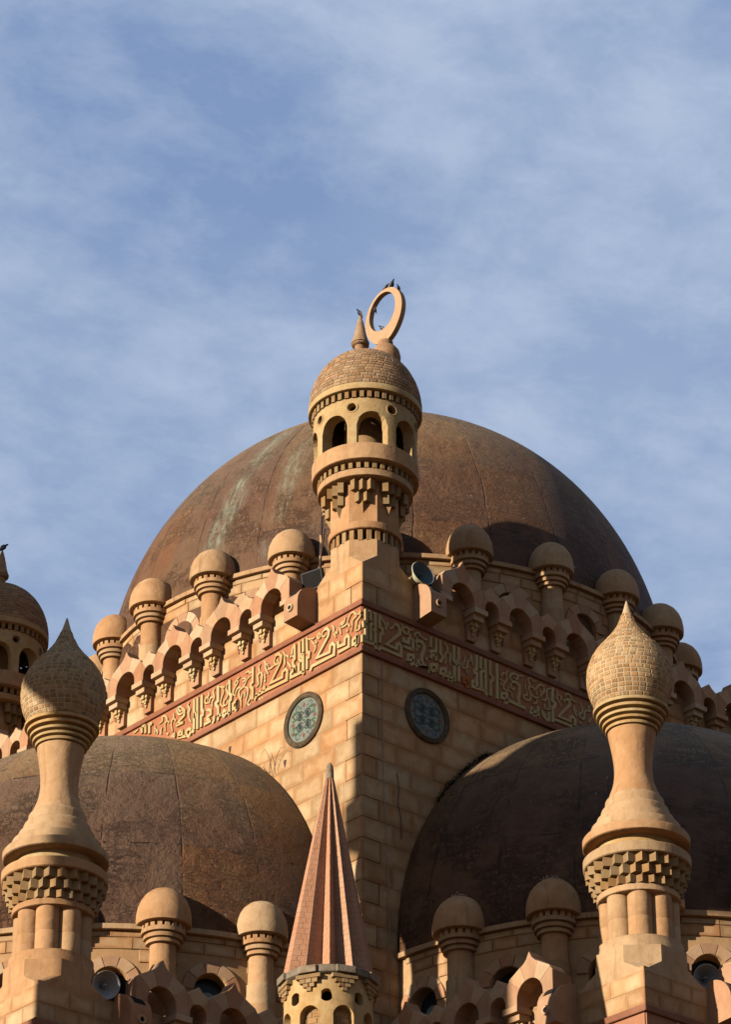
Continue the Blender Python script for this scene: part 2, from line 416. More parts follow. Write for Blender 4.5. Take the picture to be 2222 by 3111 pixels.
def perforated(mb, fn, cols, z0, z1, depth):
    """skin over columns; cols: list of (u, alo, ahi, olo, ohi); fn(u, z, inward) -> point. Holes get reveals going inward."""
    rows = [[z0, c[1], c[2], c[3], c[4], z1] for c in cols]
    n = len(cols); vs = []; fs = []
    for inn in (0, depth):
        for (c, r) in zip(cols, rows):
            for z in r: vs.append(fn(c[0], z, inn))
    N = n * 6
    for i in range(n - 1):
        for k in range(5):
            a, b, c, d = i * 6 + k, (i + 1) * 6 + k, (i + 1) * 6 + k + 1, i * 6 + k + 1
            h0, h1 = rows[i][k + 1] - rows[i][k], rows[i + 1][k + 1] - rows[i + 1][k]
            if max(h0, h1) < 1e-5: continue
            if k in (1, 3):
                fs.append((a, b, b + N, a + N)); fs.append((d, c, c + N, d + N))
            else: fs.append((a, b, c, d))
    mb.add(vs, fs); return mb

# ================================================================== dimensions
S = 18.0                                   # side of the square main hall
ZF0, ZF1 = 35.18, 36.60                    # inscription band of the main hall
WB, DB = -0.6, -9.39                       # side hall wall plane and its outer corner
ZG0, ZG1 = 21.79, 23.21                    # inscription band of the side halls
FL = Frame((0, 0, 0), (0, 1, 0), (-1, 0, 0))        # main hall, sunlit left wall
FR = Frame((0, 0, 0), (1, 0, 0), (0, -1, 0))        # main hall, shaded right wall
CAMXY = V((-41.944, -47.809))

# ------------------------------------------------------------------ ground
g = MB(); g.add([(-3000, -3000, 0), (3000, -3000, 0), (3000, 3000, 0), (-3000, 3000, 0)], [(0, 1, 2, 3)])
tag(g.build('ground', M_terrace), kind='structure')

# ------------------------------------------------------------------ stone courses
BM = {}
def block_mesh(fr, key, w, h, mat, dep=0.10, bev=0.009):
    k = (key, round(w, 3), round(h, 3), mat.name)
    if k not in BM:
        f0 = Frame((0, 0, 0), fr.U, fr.N)
        BM[k] = MB().box(f0, -w / 2, w / 2, -h / 2, h / 2, -dep, 0, bev).mesh('stone_block', mat)
    return BM[k]
LENS = (0.86, 0.98, 1.08, 1.2)
def courses(fr, key, parent, u0, u1, v0, v1, ch, ok=None, mat=None, gap=0.009, lens=LENS, name='stone_block', d=0.0):
    mat = mat or M_block
    v = v1; r = 0; cnt = 0
    n = max(1, round((v1 - v0) / ch)); ch = (v1 - v0) / n
    for r in range(n):
        v = v1 - r * ch; u = u0; first = True
        while u < u1 - 1e-3:
            w = random.choice(lens)
            if first and r % 2: w *= 0.55
            first = False
            if u1 - u - w < 0.4: w = u1 - u
            uc, vc = u + w / 2, v - ch / 2
            if ok is None or ok(u, u + w, v - ch, v):
                me = block_mesh(fr, key, w - gap, ch - gap, mat)
                o = link(name, me, parent, fr.p(uc, vc, d + random.uniform(-0.005, 0.005)))
                cnt += 1
            u += w
    return cnt

# ================================================================== main hall
hall = thing('main_hall', (0, 0, 0), 'tall square sandstone block whose sharp front corner divides a sunlit and a shaded wall', 'building')
e = 0.008
for fr, nm, lit in ((FL, 'sunlit wall', 1), (FR, 'wall in shadow', 0)):
    w = MB()
    w.box(fr, e, S, 0, 37.54, -0.6, -e)
    wall = w.build('wall', M_mortar, hall)
    wall['label'] = 'left wall of coursed blocks in sunlight' if lit else 'right wall of coursed blocks in shade'
    inside = lambda a, b, c, d_: (min(hypot((x - 9.0) * 0.955, y - 27.75) for x in (a, b) for y in (c, d_)) > 7.2) or d_ < 27.3
    kk = 'L' if lit else 'R'
    courses(fr, kk, wall, 0.0, 9.6, 24.9, ZF0 - 0.005, 0.54, ok=lambda a, b, c, d_: (hypot((max(a, 0) - 9.0) * 0.955, d_ - 27.75) > 7.3 and (b < 2.4 or c > 27.6)))
    courses(fr, kk, wall, 1.70, S - 1.7, ZF1 + 0.005, 37.53, 0.47)
cb = MB()
fz = Frame((0, 0, 0), (1, 0, 0), (0, -1, 0))
cb.add([(0.6, 0.6, 0), (S, 0.6, 0), (S, S, 0), (0.6, S, 0), (0.6, 0.6, 37.5), (S, 0.6, 37.5), (S, S, 37.5), (0.6, S, 37.5)],
       [(0, 1, 5, 4), (1, 2, 6, 5), (2, 3, 7, 6), (3, 0, 4, 7), (4, 5, 6, 7)])
cb.build('roof', M_roof, hall)

# ------------------------------------------------------------------ inscription bands
TL = """t 7,66 26,58 26,46 10,45 9,66|8,62 8,44 17,38
t 80,77 80,62 56,60 55,75 46,80 40,72 40,47 80,46
d 48,94
t 133,130 122,130 114,119 118,106 160,63 112,60 109,77 101,80 93,70 95,46 178,47 185,37
f 125,116 134,112 144,120 138,128 131,129|144,120 155,115 160,124 154,129 149,123 156,121
f 106,133 98,122 98,111 90,92|98,111 86,103 86,111
f 55,134 59,122 72,116 74,106 70,93|74,111 55,111 47,114|61,126 71,123 72,113
f 47,114 39,131 28,137 17,128 14,121 28,114 29,99 32,85|47,114 37,101|14,123 1,124 1,131|1,123 0,114 12,106 14,93 17,80|17,80 3,81 3,90 7,89
t 200,136 198,95 189,88 191,77 198,78 198,46
f 198,133 186,125 170,124|186,125 176,111 168,101 168,91 175,83|172,105 163,108 167,113
t 214,137 213,100|228,135 227,86 218,76|213,95 220,95 220,85|213,95 212,42|229,76 229,51|209,38 216,46 260,47 260,58 247,65 244,52|246,134 245,93 252,90 251,77 245,71 245,53
f 248,137 256,126 259,109 267,105|259,111 251,101
t 321,132 308,133 297,121 301,105 338,62 293,61 292,75 280,79 273,70 275,46 363,49 394,47 401,37|363,64 363,49|380,58 379,48|393,55 393,46
f 319,116 314,118 311,109 320,107 327,118 321,131|324,108 340,105 352,106
f 368,136 361,127 361,113 349,92|359,125 349,116 352,121
d 364,95 363,87 363,78
d 382,34 372,34
f 294,135 286,123 287,110 285,96 290,86|284,120 273,112 274,108|276,98 267,86 260,76
f 381,133 388,125 384,110 392,104 390,89 388,78 397,74|384,114 374,100 375,86 379,67
t 410,136 410,92 417,91 417,81 409,74 410,43
f 410,130 420,123 430,131 442,129
t 471,66 488,60 487,45 472,44 472,65|472,65 471,43 479,35
t 504,135 503,95 495,87 497,75 503,74 502,39|501,37 511,47 523,38 532,48 524,55 511,47|532,48 546,48 549,36|550,136 549,92 558,89 555,80 548,73 547,46
f 549,134 529,124 526,128|534,124 529,110 537,97 540,80 527,67
f 503,130 514,128 519,115 513,104 514,91 526,83 526,71 514,70 512,83
f 464,128 474,125 472,115 485,103 489,89 480,81|474,124 484,119 482,111
f 455,119 440,115 445,109 451,109|421,113 434,110 446,95 465,89 464,73 457,57 456,39|480,86 473,98 458,97
f 444,92 430,82 432,64 436,53 438,37|421,61 419,51 429,43 427,34 417,35|454,76 457,63|442,78 442,63
f 590,134 590,123 604,119 604,107 589,102|593,118 593,112
f 566,135 571,126 567,108 575,99 575,83|569,111 583,113 587,99
t 594,84 578,76 578,65 591,63 593,55 582,52|577,46 605,45
t 563,55 565,42 571,35
t 617,135 616,93 610,84 611,75 618,75 618,43
t 636,135 633,43|649,135 647,47|635,91 645,91 646,79
t 647,39 656,48 668,34 679,44 678,55 667,57 656,48|679,40 713,48
t 699,65 710,61 711,51 697,49 698,65
t 726,66 740,62 726,56
f 670,136 677,127 668,114 672,103 670,88 661,74|673,114 678,105
t 722,86 693,85|718,88 706,97 690,103 689,117 698,127
f 698,127 708,136 717,136 711,124 702,123|725,136 716,117 701,114 698,120
f 738,129 735,116 744,108 745,96 739,75|735,112 726,102
f 799,120 784,123 785,134 774,134 765,123 766,116 773,108 768,87|764,117 755,107
d 760,77
t 839,138 838,106|836,136 828,129
t 856,137 855,113|872,138 871,119|872,138 856,137
f 815,121 815,111 805,101 805,92|785,105 789,97 788,85|813,109 816,100
f 889,137 906,133"""
TR = """t 8,136 8,102 1,98 2,88 8,88 8,52|2,63 -2,58 -2,46 36,48 40,37|21,136 22,109|37,136 37,89 29,85|29,104 22,99 22,54|37,83 37,47
t 51,136 51,101 60,100 60,87 53,83 52,59
f 56,134 65,121 72,115 72,100|72,115 78,119 77,126
t 98,127 110,128 118,118 117,107 73,62 106,61 107,73 114,79 121,74 121,46 54,47 46,37
f 86,110 96,118 97,126|122,136 128,131 128,121 136,115 141,113
f 133,128 140,134 149,130 147,122 141,113|151,130 160,134 159,138
t 130,101 130,91 145,91 148,105 155,109|159,108 161,100 161,75|129,77 152,77 161,76
d 151,115
t 162,48 143,45 145,59 161,62 161,39 151,34
t 171,100 176,109 191,109 199,101 196,86 190,72 190,58 196,48 209,45 178,44 178,58|178,43 167,35
f 179,112 169,120 171,128 182,132 187,126 180,124|188,127 200,122 210,124|172,100 176,93 184,96 181,99|177,91 173,79
d 207,69
t 221,135 221,105|238,136 238,101 221,95 220,88|220,74 222,83 238,90|238,92 238,74
t 252,137 253,99 261,94 258,83 252,79 252,73
t 239,45 239,63 220,57 220,39 238,48|220,39 210,34
f 265,134 276,128 277,114 270,103 272,87 267,75|277,111 286,111 288,101 285,88 289,78
t 299,138 298,95 313,85|315,138 315,102|305,101 314,96 314,42|300,81 299,38|299,45 252,44 253,57 269,63 269,46|283,60 283,46
f 267,44 259,34
d 280,35 291,35
f 336,120 337,108 327,96 333,87 345,95 347,110 362,118 362,104|356,133 360,125 353,115|337,89 345,77|337,98 330,100
o 346,47 331,47 331,58 346,62 346,38 337,37
t 377,138 376,98 369,94 370,85 376,86 376,46|367,63 360,57 361,44 404,47 410,36|391,138 390,104|407,138 407,85 401,84|401,102 391,96 391,48|407,80 407,47
t 423,139 423,100 433,94 431,85 424,81 423,39
t 447,138 446,38
f 486,133 480,122 483,108 471,89 472,75 485,75 495,75 501,61|464,106 466,116 477,122|456,99 470,96|461,92 462,81|487,90 486,77
t 480,46 461,47 462,59 479,65 479,38 470,35|481,47 545,44|498,105 514,108 525,102 525,82 520,64 525,47
f 498,106 493,117 502,129 515,131 522,125 516,118 506,121|522,130 539,135|497,102 496,89 506,85 508,93
t 567,57 567,40 560,36|567,45 589,47|590,65 589,37
d 574,35 582,34
t 629,62 628,38 619,37 608,46 605,57
d 616,51
f 605,57 600,58
t 645,137 642,99 653,94 649,83 643,80 642,37
f 645,136 627,127 623,114 627,100 633,87 631,71 612,67|624,102 617,92 608,90|614,81 615,70
t 691,119 704,121 706,108 663,61 706,61 706,72 715,78 723,71 722,53|646,47 712,48
f 690,109 687,115 699,123|694,127 691,133 703,139 712,133 715,125 731,123
f 544,117 548,117 548,103 554,92 552,85 543,82 542,73 555,71 566,80 565,95 559,106 563,118 558,133 568,138 576,132 589,138
f 564,111 574,114 583,108 588,118 600,131 612,131 617,135|570,91 582,88 597,94|587,97 586,112|614,129 615,117 603,103 603,97|599,115 602,109|589,86 585,74 572,68
f 656,136 663,128 661,114 669,104 672,94|667,124 676,121 674,111
f 721,111 724,97 731,83|724,101 732,97
f 743,127 752,114 751,101 740,94 744,86 757,85 763,110 780,115 775,125 791,137
d 745,69
f 784,97 777,80"""
def band(fr, z0, z1, length, label, text, curls=False):
    root = thing('inscription_band', fr.p(0, z0, 0), label, 'inscription')
    MB().box(fr, 0.0, length, z0, z1, -0.02, 0.03).build('panel', M_terra, root)
    MB().box(fr, -0.09, length, z1 - 0.15, z1, 0.0305, 0.095, 0.012).build('moulding', M_mould, root)
    MB().box(fr, -0.09, length, z0, z0 + 0.14, 0.0305, 0.085, 0.012).build('moulding', M_mould, root)
    for line in text.strip().split('\n'):
        k, rest = line.split(' ', 1)
        m = MB()
        for grp in rest.split('|'):
            pts = [(float(p.split(',')[0]) / 100, 35 + float(p.split(',')[1]) / 100 + (z0 - ZF0)) for p in grp.split()]
            if k == 'd':
                for (x, y) in pts:
                    m.prism([(x + 0.042 * cos(a * pi / 4), y + 0.045 * sin(a * pi / 4)) for a in range(8)], fr, 0.03, 0.07, 0.008)
            elif len(pts) > 1: m.ribbon(pts, 0.094 if k in 'to' else 0.064, fr, 0.03, 0.082 if k in 'to' else 0.068, k == 'f')
        o = m.build('kufic_letter' if k in 'to' else ('dot' if k == 'd' else 'leaf_scroll'), M_letter2 if k == 'o' else M_letter, root)
        if k == 'o': o['label'] = 'single letter painted orange'
    return root
band(FL, ZF0, ZF1, S, 'terracotta frieze with cream raised Kufic lettering along the sunlit left wall', TL)
band(FR, ZF0, ZF1, S, 'dark red frieze with ochre Kufic lettering along the shaded right wall', TR)

# ------------------------------------------------------------------ round windows
def roundel(fr, u, v, label):
    root = thing('round_window', fr.p(u, v, 0), label, 'window')
    R = 0.70
    f = MB()
    n = 48; prof = [(0.575, -0.06), (0.585, 0.05), (0.62, 0.085), (0.66, 0.06), (0.69, 0.085), (0.725, 0.05), (0.725, -0.03)]
    vs = [fr.p(u + r * cos(2 * pi * i / n), v + r * sin(2 * pi * i / n), d) for r, d in prof for i in range(n)]
    f.add(vs, [(k * n + i, k * n + (i + 1) % n, (k + 1) * n + (i + 1) % n, (k + 1) * n + i) for k in range(len(prof) - 1) for i in range(n)], True)
    f.build('frame', M_frame, root)
    p = MB(); p.prism([(u + 0.58 * cos(2 * pi * i / n), v + 0.58 * sin(2 * pi * i / n)) for i in range(n)], fr, 0.004, 0.012)
    pane = p.build('pane', M_glass, root)
    def arc(cx, cy, r0, r1, a0, a1, k=10):
        return [(cx + (r0 + (r1 - r0) * i / k) * cos(a0 + (a1 - a0) * i / k), cy + (r0 + (r1 - r0) * i / k) * sin(a0 + (a1 - a0) * i / k)) for i in range(k + 1)]
    for qx, qy in ((1, 1), (-1, 1), (-1, -1), (1, -1)):
        m = MB(); T_ = lambda pts: [(u + qx * a, v + qy * b) for a, b in pts]
        m.ribbon(T_(arc(0.135, 0.15, 0.115, 0.115, radians(-150), radians(170), 18)), 0.034, fr, 0.010, 0.018)
        m.build('petal_outline', M_gdark, pane)
        m = MB(); m.prism(T_([(0.135 + 0.072 * cos(t), 0.14 + 0.078 * sin(t) - 0.02 * cos(t)) for t in [i * pi / 6 for i in range(12)]]), fr, 0.010, 0.017)
        m.ribbon(T_(arc(0.14, 0.19, 0.05, 0.03, radians(-60), radians(150), 8)), 0.022, fr, 0.010, 0.017, True)
        m.build('petal', M_gdark, pane)
        m = MB()
        m.ribbon(T_(arc(0.30, 0.24, 0.13, 0.05, radians(-110), radians(130))), 0.05, fr, 0.010, 0.016, True)
        m.ribbon(T_([(0.17, 0.27), (0.24, 0.30), (0.32, 0.27), (0.40, 0.30)]), 0.06, fr, 0.0105, 0.0165, True)
        m.ribbon(T_([(0.27, 0.08), (0.33, 0.11), (0.38, 0.08), (0.44, 0.12)]), 0.05, fr, 0.0105, 0.0165, True)
        m.build('leaf', M_ggreen, pane)
        m = MB()
        m.ribbon(T_(arc(0.22, 0.40, 0.10, 0.035, radians(-80), radians(170))), 0.042, fr, 0.010, 0.016, True)
        m.ribbon(T_([(0.10, 0.33), (0.13, 0.38), (0.20, 0.36)]), 0.04, fr, 0.0105, 0.0165, True)
        m.build('scroll', M_gblue, pane)
        m = MB(); m.prism(T_([(0.44, 0.20), (0.475, 0.235), (0.44, 0.30), (0.405, 0.235)]), fr, 0.010, 0.016)
        m.build('bud', M_gred, pane)
    for qx, qy in ((0, 1), (0, -1), (1, 0), (-1, 0)):
        m = MB(); P_ = [(0.0, 0.34), (0.055, 0.40), (0.035, 0.44), (0.0, 0.50), (-0.035, 0.44), (-0.055, 0.40)]
        m.prism([(u + (a if qy else b * qx), v + (b * qy if qy else a)) for a, b in P_], fr, 0.010, 0.016)
        m.build('bud', M_gred, pane)
    m = MB(); m.prism([(u, v + 0.05), (u + 0.04, v), (u, v - 0.05), (u - 0.04, v)], fr, 0.010, 0.016); m.build('bud', M_ggreen, pane)
roundel(FL, 2.15, 34.15, 'oval looking round window with flowered pale green glass in the sunlit wall')
roundel(FR, 2.11, 34.15, 'dark round window with blackish frame in the shaded wall')

# ================================================================== arcaded parapets
def merlon_pieces(Wd, r, peak, valley, joints, s):
    """voussoir polygons around an arch centred on (0,0); ogee outline"""
    h = Wd / 2
    pr = [(0, peak + 0.03), (0.035, peak - 0.03), (0.09, peak - 0.13), (0.18, peak - 0.215), (0.32, peak - 0.29), (0.46, peak - 0.37), (h - 0.10, valley + 0.13), (h - 0.02, valley + 0.02)] if Wd > 1 else \
         [(0, peak), (0.035, peak - 0.025), (0.10, peak - 0.10), (0.19, peak - 0.15), (h - 0.02, valley + 0.02)]
    right = [(h, -0.13), (h, 0.0), (h, valley)] + [p for p in reversed(pr)]
    outl = right + [(-x, y) for x, y in reversed(right[:-1])]
    ang = [atan2(y, x) for x, y in outl]
    ang = [a if a > -pi / 2 else a + 2 * pi for a in ang]
    def hit(a):
        for i in range(len(outl) - 1):
            if ang[i] - 1e-9 <= a <= ang[i + 1] + 1e-9:
                (x0, y0), (x1, y1) = outl[i], outl[i + 1]
                dx, dy = cos(a), sin(a); den = dx * (y1 - y0) - dy * (x1 - x0)
                t = (y0 * dx - x0 * dy) / -den if abs(den) > 1e-9 else 0
                return (x0 + (x1 - x0) * t, y0 + (y1 - y0) * t)
        return outl[-1]
    res = []
    for k in range(len(joints) - 1):
        a0, a1 = radians(joints[k]), radians(joints[k + 1]); lo = k == 0; hi = k == len(joints) - 2
        m = 7
        inner = [(r * cos(a0 + (a1 - a0) * i / m), r * sin(a0 + (a1 - a0) * i / m)) for i in range(m + 1)]
        st = ang[0] if lo else a0; en = ang[-1] if hi else a1
        if lo: inner = [(r, -0.13)] + inner
        if hi: inner = inner + [(-r, -0.13)]
        mid = [p for p, a in zip(outl, ang) if st + 1e-6 < a < en - 1e-6]
        o0 = outl[0] if lo else hit(a0); o1 = outl[-1] if hi else hit(a1)
        poly = inner + [o1] + mid[::-1] + [o0]
        cx = sum(p[0] for p in poly) / len(poly); cy = sum(p[1] for p in poly) / len(poly)
        res.append([(x * s, y * s) for x, y in poly])
    return res
BIG = ([0, 38, 70, 110, 142, 180], 1.42, 0.40, 1.0, 0.42)
NAR = ([0, 55, 125, 180], 0.60, 0.235, 0.65, 0.42)

def parapet(fr, key, base, first, pitch, nbig, zs, label, vis=lambda u: True, d1=0.42):
    """alternating wide and narrow niches; first = u of the first wide arch centre, zs = springing level"""
    s = pitch / 2.02
    root = thing('arcaded_parapet', fr.p(base, zs - 0.9, 0), label, 'parapet', 'arcaded parapets along the roof edges')
    f0 = Frame((0, 0, 0), fr.U, fr.N)
    meshes = {}
    for nm, (jt, Wd, r, pk, vl) in (('b', BIG), ('n', NAR)):
        pcs = merlon_pieces(Wd, r, pk, vl, jt, s)
        meshes[nm] = [MB().prism(p, f0, 0.03, d1, 0.007).mesh('voussoir', M_salmon if i % 2 == 0 else M_pale) for i, p in enumerate(pcs)]
        # hooded niche back: hollow cylinder standing on the wall, ending at the springing
        rr = r * s * 1.03; k = 12
        plan = [(rr * cos(pi - pi * i / k), 0.26 - 0.62 * sin(pi * i / k) ** 0.8) for i in range(k + 1)] + [(rr, -0.42), (-rr, -0.42)]
        vs = [f0.p(x, z, d) for z in (-0.045, r * s + 0.14) for x, d in plan]; n = len(plan)
        nb = MB(); nb.add(vs, [(i, (i + 1) % n, n + (i + 1) % n, n + i) for i in range(n)] + [tuple(range(n)), tuple(range(n, 2 * n))])
        meshes[nm + 'niche'] = nb.mesh('niche', M_render)
    pw = 0.385 * s
    meshes['corbel'] = MB().box(f0, -pw / 2 - 0.035, pw / 2 + 0.035, -0.275 * s, -0.132 * s, 0.02, d1 + 0.05, 0.006) \
        .box(f0, -pw / 2 + 0.01, pw / 2 - 0.01, -0.43 * s, -0.2752 * s, 0.02, d1 - 0.06, 0.006) \
        .mesh('corbel', M_pale)
    meshes['pilaster'] = MB().prism([(-0.165, -0.4302 * s), (0.165, -0.4302 * s), (0.165, -0.85), (0.12, -0.905), (-0.165, -0.905)], f0, 0.005, 0.11, 0.006).mesh('pilaster', M_salmon)
    pm = MB()
    z = -0.4306 * s
    for (a, b, c0, c1, dd) in ((-0.135, -0.05, 0, -0.10, 0.23), (0.05, 0.135, 0, -0.10, 0.23), (-0.045, 0.045, 0, -0.13, 0.27), (-0.09, -0.005, -0.105, -0.20, 0.205), (0.005, 0.09, -0.105, -0.20, 0.205), (-0.042, 0.042, -0.135, -0.255, 0.19)):
        pm.box(f0, a, b, z + c1, z + c0 - 0.001, 0.111, dd, 0.006)
    pm.prism([(-0.026, z - 0.2555), (0.026, z - 0.2555), (0.03, z - 0.31), (0.0, z - 0.36), (-0.03, z - 0.31)], f0, 0.111, 0.16, 0.006)
    meshes['pendant'] = pm.mesh('pendant', M_letter)
    sm = MB(); sm.box(f0, 0.0, 0.10, z - 0.12, z, 0.02, 0.12, 0.006).box(f0, 0.03, 0.085, z - 0.22, z - 0.1205, 0.02, 0.10, 0.006)
    meshes['side_pendant'] = sm.mesh('side_pendant', M_mould)
    gb = MB()
    for i in range(nbig):
        u = first + i * pitch
        if not vis(u): continue
        for m in meshes['b']: link('voussoir', m, root, fr.p(u, zs, random.uniform(-0.003, 0.003)))
        link('niche', meshes['bniche'], root, fr.p(u, zs, 0))
        piers = [u + 0.5925 * s] if i < nbig - 1 else []
        if i < nbig - 1:
            un = u + pitch / 2
            for m in meshes['n']: link('voussoir', m, root, fr.p(un, zs, random.uniform(-0.003, 0.003)))
            link('niche', meshes['nniche'], root, fr.p(un, zs, 0))
            piers += [un + 0.4275 * s]
        for q in piers:
            link('corbel', meshes['corbel'], root, fr.p(q, zs, 0)); link('pilaster', meshes['pilaster'], root, fr.p(q, zs, 0))
            link('pendant', meshes['pendant'], root, fr.p(q, zs, 0)); link('side_pendant', meshes['side_pendant'], root, fr.p(q + pw / 2 - 0.03, zs, 0))
    for u, sg in ((first - 0.555 * s, 1), (first + (nbig - 1) * pitch + 0.555 * s, -1)):
        MB().box(fr, u - 0.16, u + 0.16, zs - 0.27 * s, zs - 0.132 * s, 0.02, d1 + 0.045, 0.006).build('corbel', M_pale, root)
    return root
parapet(FL, 'L', 9, 3.0, 2.02, 7, 37.60, 'arcaded parapet of sunlit ogee merlons above the lettered frieze')
parapet(FR, 'R', 9, 3.0, 2.02, 7, 37.60, 'arcaded parapet of shaded ogee merlons above the dark frieze')

# ------------------------------------------------------------------ bracket boxes near the corners
def bracket(fr, u0, z0, label, flip=1, w=0.52):
    root = thing('bracket_box', fr.p(u0 + w / 2, z0, 0), label, 'bracket', 'projecting bracket boxes beside the corners')
    # side profile (d, v): quarter-round top, sloping underside
    prof = [(0.0, z0 - 0.06), (0.62, z0), (0.62, z0 + 0.42)] + [(0.62 - 0.52 * (1 - cos(radians(a))), z0 + 0.42 + 0.52 * sin(radians(a))) for a in range(15, 91, 15)] + [(0.0, z0 + 0.94)]
    m = MB(); n = len(prof); vs = [fr.p(uu, v, d) for uu in (u0, u0 + w) for d, v in prof]
    m.add(vs, [(i, (i + 1) % n, n + (i + 1) % n, n + i) for i in range(n)] + [tuple(range(n)), tuple(range(n, 2 * n))])
    m.build('body', M_salmon, root)
    r = MB(); k = 20
    for (ra, rb, da, db) in ((0.115, 0.10, 0.0, 0.05), (0.10, 0.06, 0.05, 0.045), (0.06, 0.055, 0.045, 0.006)):
        vs = [fr.p(u0 + w * 0.5 + rr * cos(2 * pi * i / k), z0 + 0.30 + rr * sin(2 * pi * i / k), 0.62 + dd) for rr, dd in ((ra, da), (rb, db)) for i in range(k)]
        r.add(vs, [(i, (i + 1) % k, k + (i + 1) % k, k + i) for i in range(k)], True)
    r.build('socket_ring', M_pale, root)
    h = MB(); h.prism([(u0 + w * 0.5 + 0.058 * cos(2 * pi * i / k), z0 + 0.30 + 0.058 * sin(2 * pi * i / k)) for i in range(k)], fr, 0.621, 0.628); h.build('hole', M_dark, root)
    # sunk dark strip on the curved top
    q = MB(); a = [(0.62 - 0.52 * (1 - cos(radians(t))) + 0.004, z0 + 0.42 + 0.52 * sin(radians(t)) + 0.004) for t in (28, 40, 52, 64)]
    for i in range(3):
        q.add([fr.p(u0 + w * 0.22, a[i][1], a[i][0]), fr.p(u0 + w * 0.78, a[i][1], a[i][0]), fr.p(u0 + w * 0.78, a[i + 1][1], a[i + 1][0]), fr.p(u0 + w * 0.22, a[i + 1][1], a[i + 1][0])], [(0, 1, 2, 3)])
    q.build('slot', M_dark, root)
    return root
bracket(FL, 1.72, 36.68, 'round topped stone bracket box with socket hole on sunlit wall near the corner')
bracket(FR, 1.72, 36.68, 'round topped bracket box under the upper horn speaker, its side sunlit')

# ================================================================== colonnettes
def make_colonnette(loc, label):
    """origin on the axis at the rim of the cap"""
    t = thing('colonnette', loc, label, 'colonnette', 'domed colonnettes around the drums')
    def lp(prof, nm, mat, n=40): return MB().lathe(prof, n, loc).build(nm, mat, t)
    lp([(0.0, -0.02), (0.5, -0.02), (0.60, -0.012), (0.625, 0.0), (0.635, 0.10), (0.63, 0.24), (0.60, 0.42), (0.54, 0.58), (0.44, 0.73), (0.31, 0.84), (0.16, 0.905), (0.0, 0.925)], 'cap', M_render)
    m = MB()
    for i in range(18):
        a = 2 * pi * (i + 0.5) / 18; fr = Frame((loc[0], loc[1], loc[2]), (-sin(a), cos(a), 0), (cos(a), sin(a), 0))
        m.prism([(-0.055, -0.125), (0.055, -0.125), (0.055, -0.021), (-0.055, -0.021)], fr, 0.40, 0.50, 0.004)
    o = m.build('dentils', M_render, t); o['kind'] = 'stuff'
    lp([(0.40, -0.02), (0.44, -0.126), (0.505, -0.126), (0.505, -0.225), (0.40, -0.235)], 'ring_moulding', M_render)
    lp([(0.42, -0.24), (0.45, -0.265), (0.45, -0.35), (0.36, -0.36)], 'ring_moulding', M_render)
    lp([(0.37, -0.362), (0.395, -0.385), (0.395, -0.46), (0.32, -0.47)], 'ring_moulding', M_render)
    lp([(0.305, -0.465), (0.30, -0.60), (0.30, -1.12), (0.306, -1.128)], 'shaft', M_render)
    lp([(0.30, -1.124), (0.335, -1.134), (0.34, -1.62), (0.34, -1.63)], 'shaft', M_render)
    lp([(0.33, -1.626), (0.355, -1.638), (0.36, -2.9)], 'shaft', M_render)
    return t

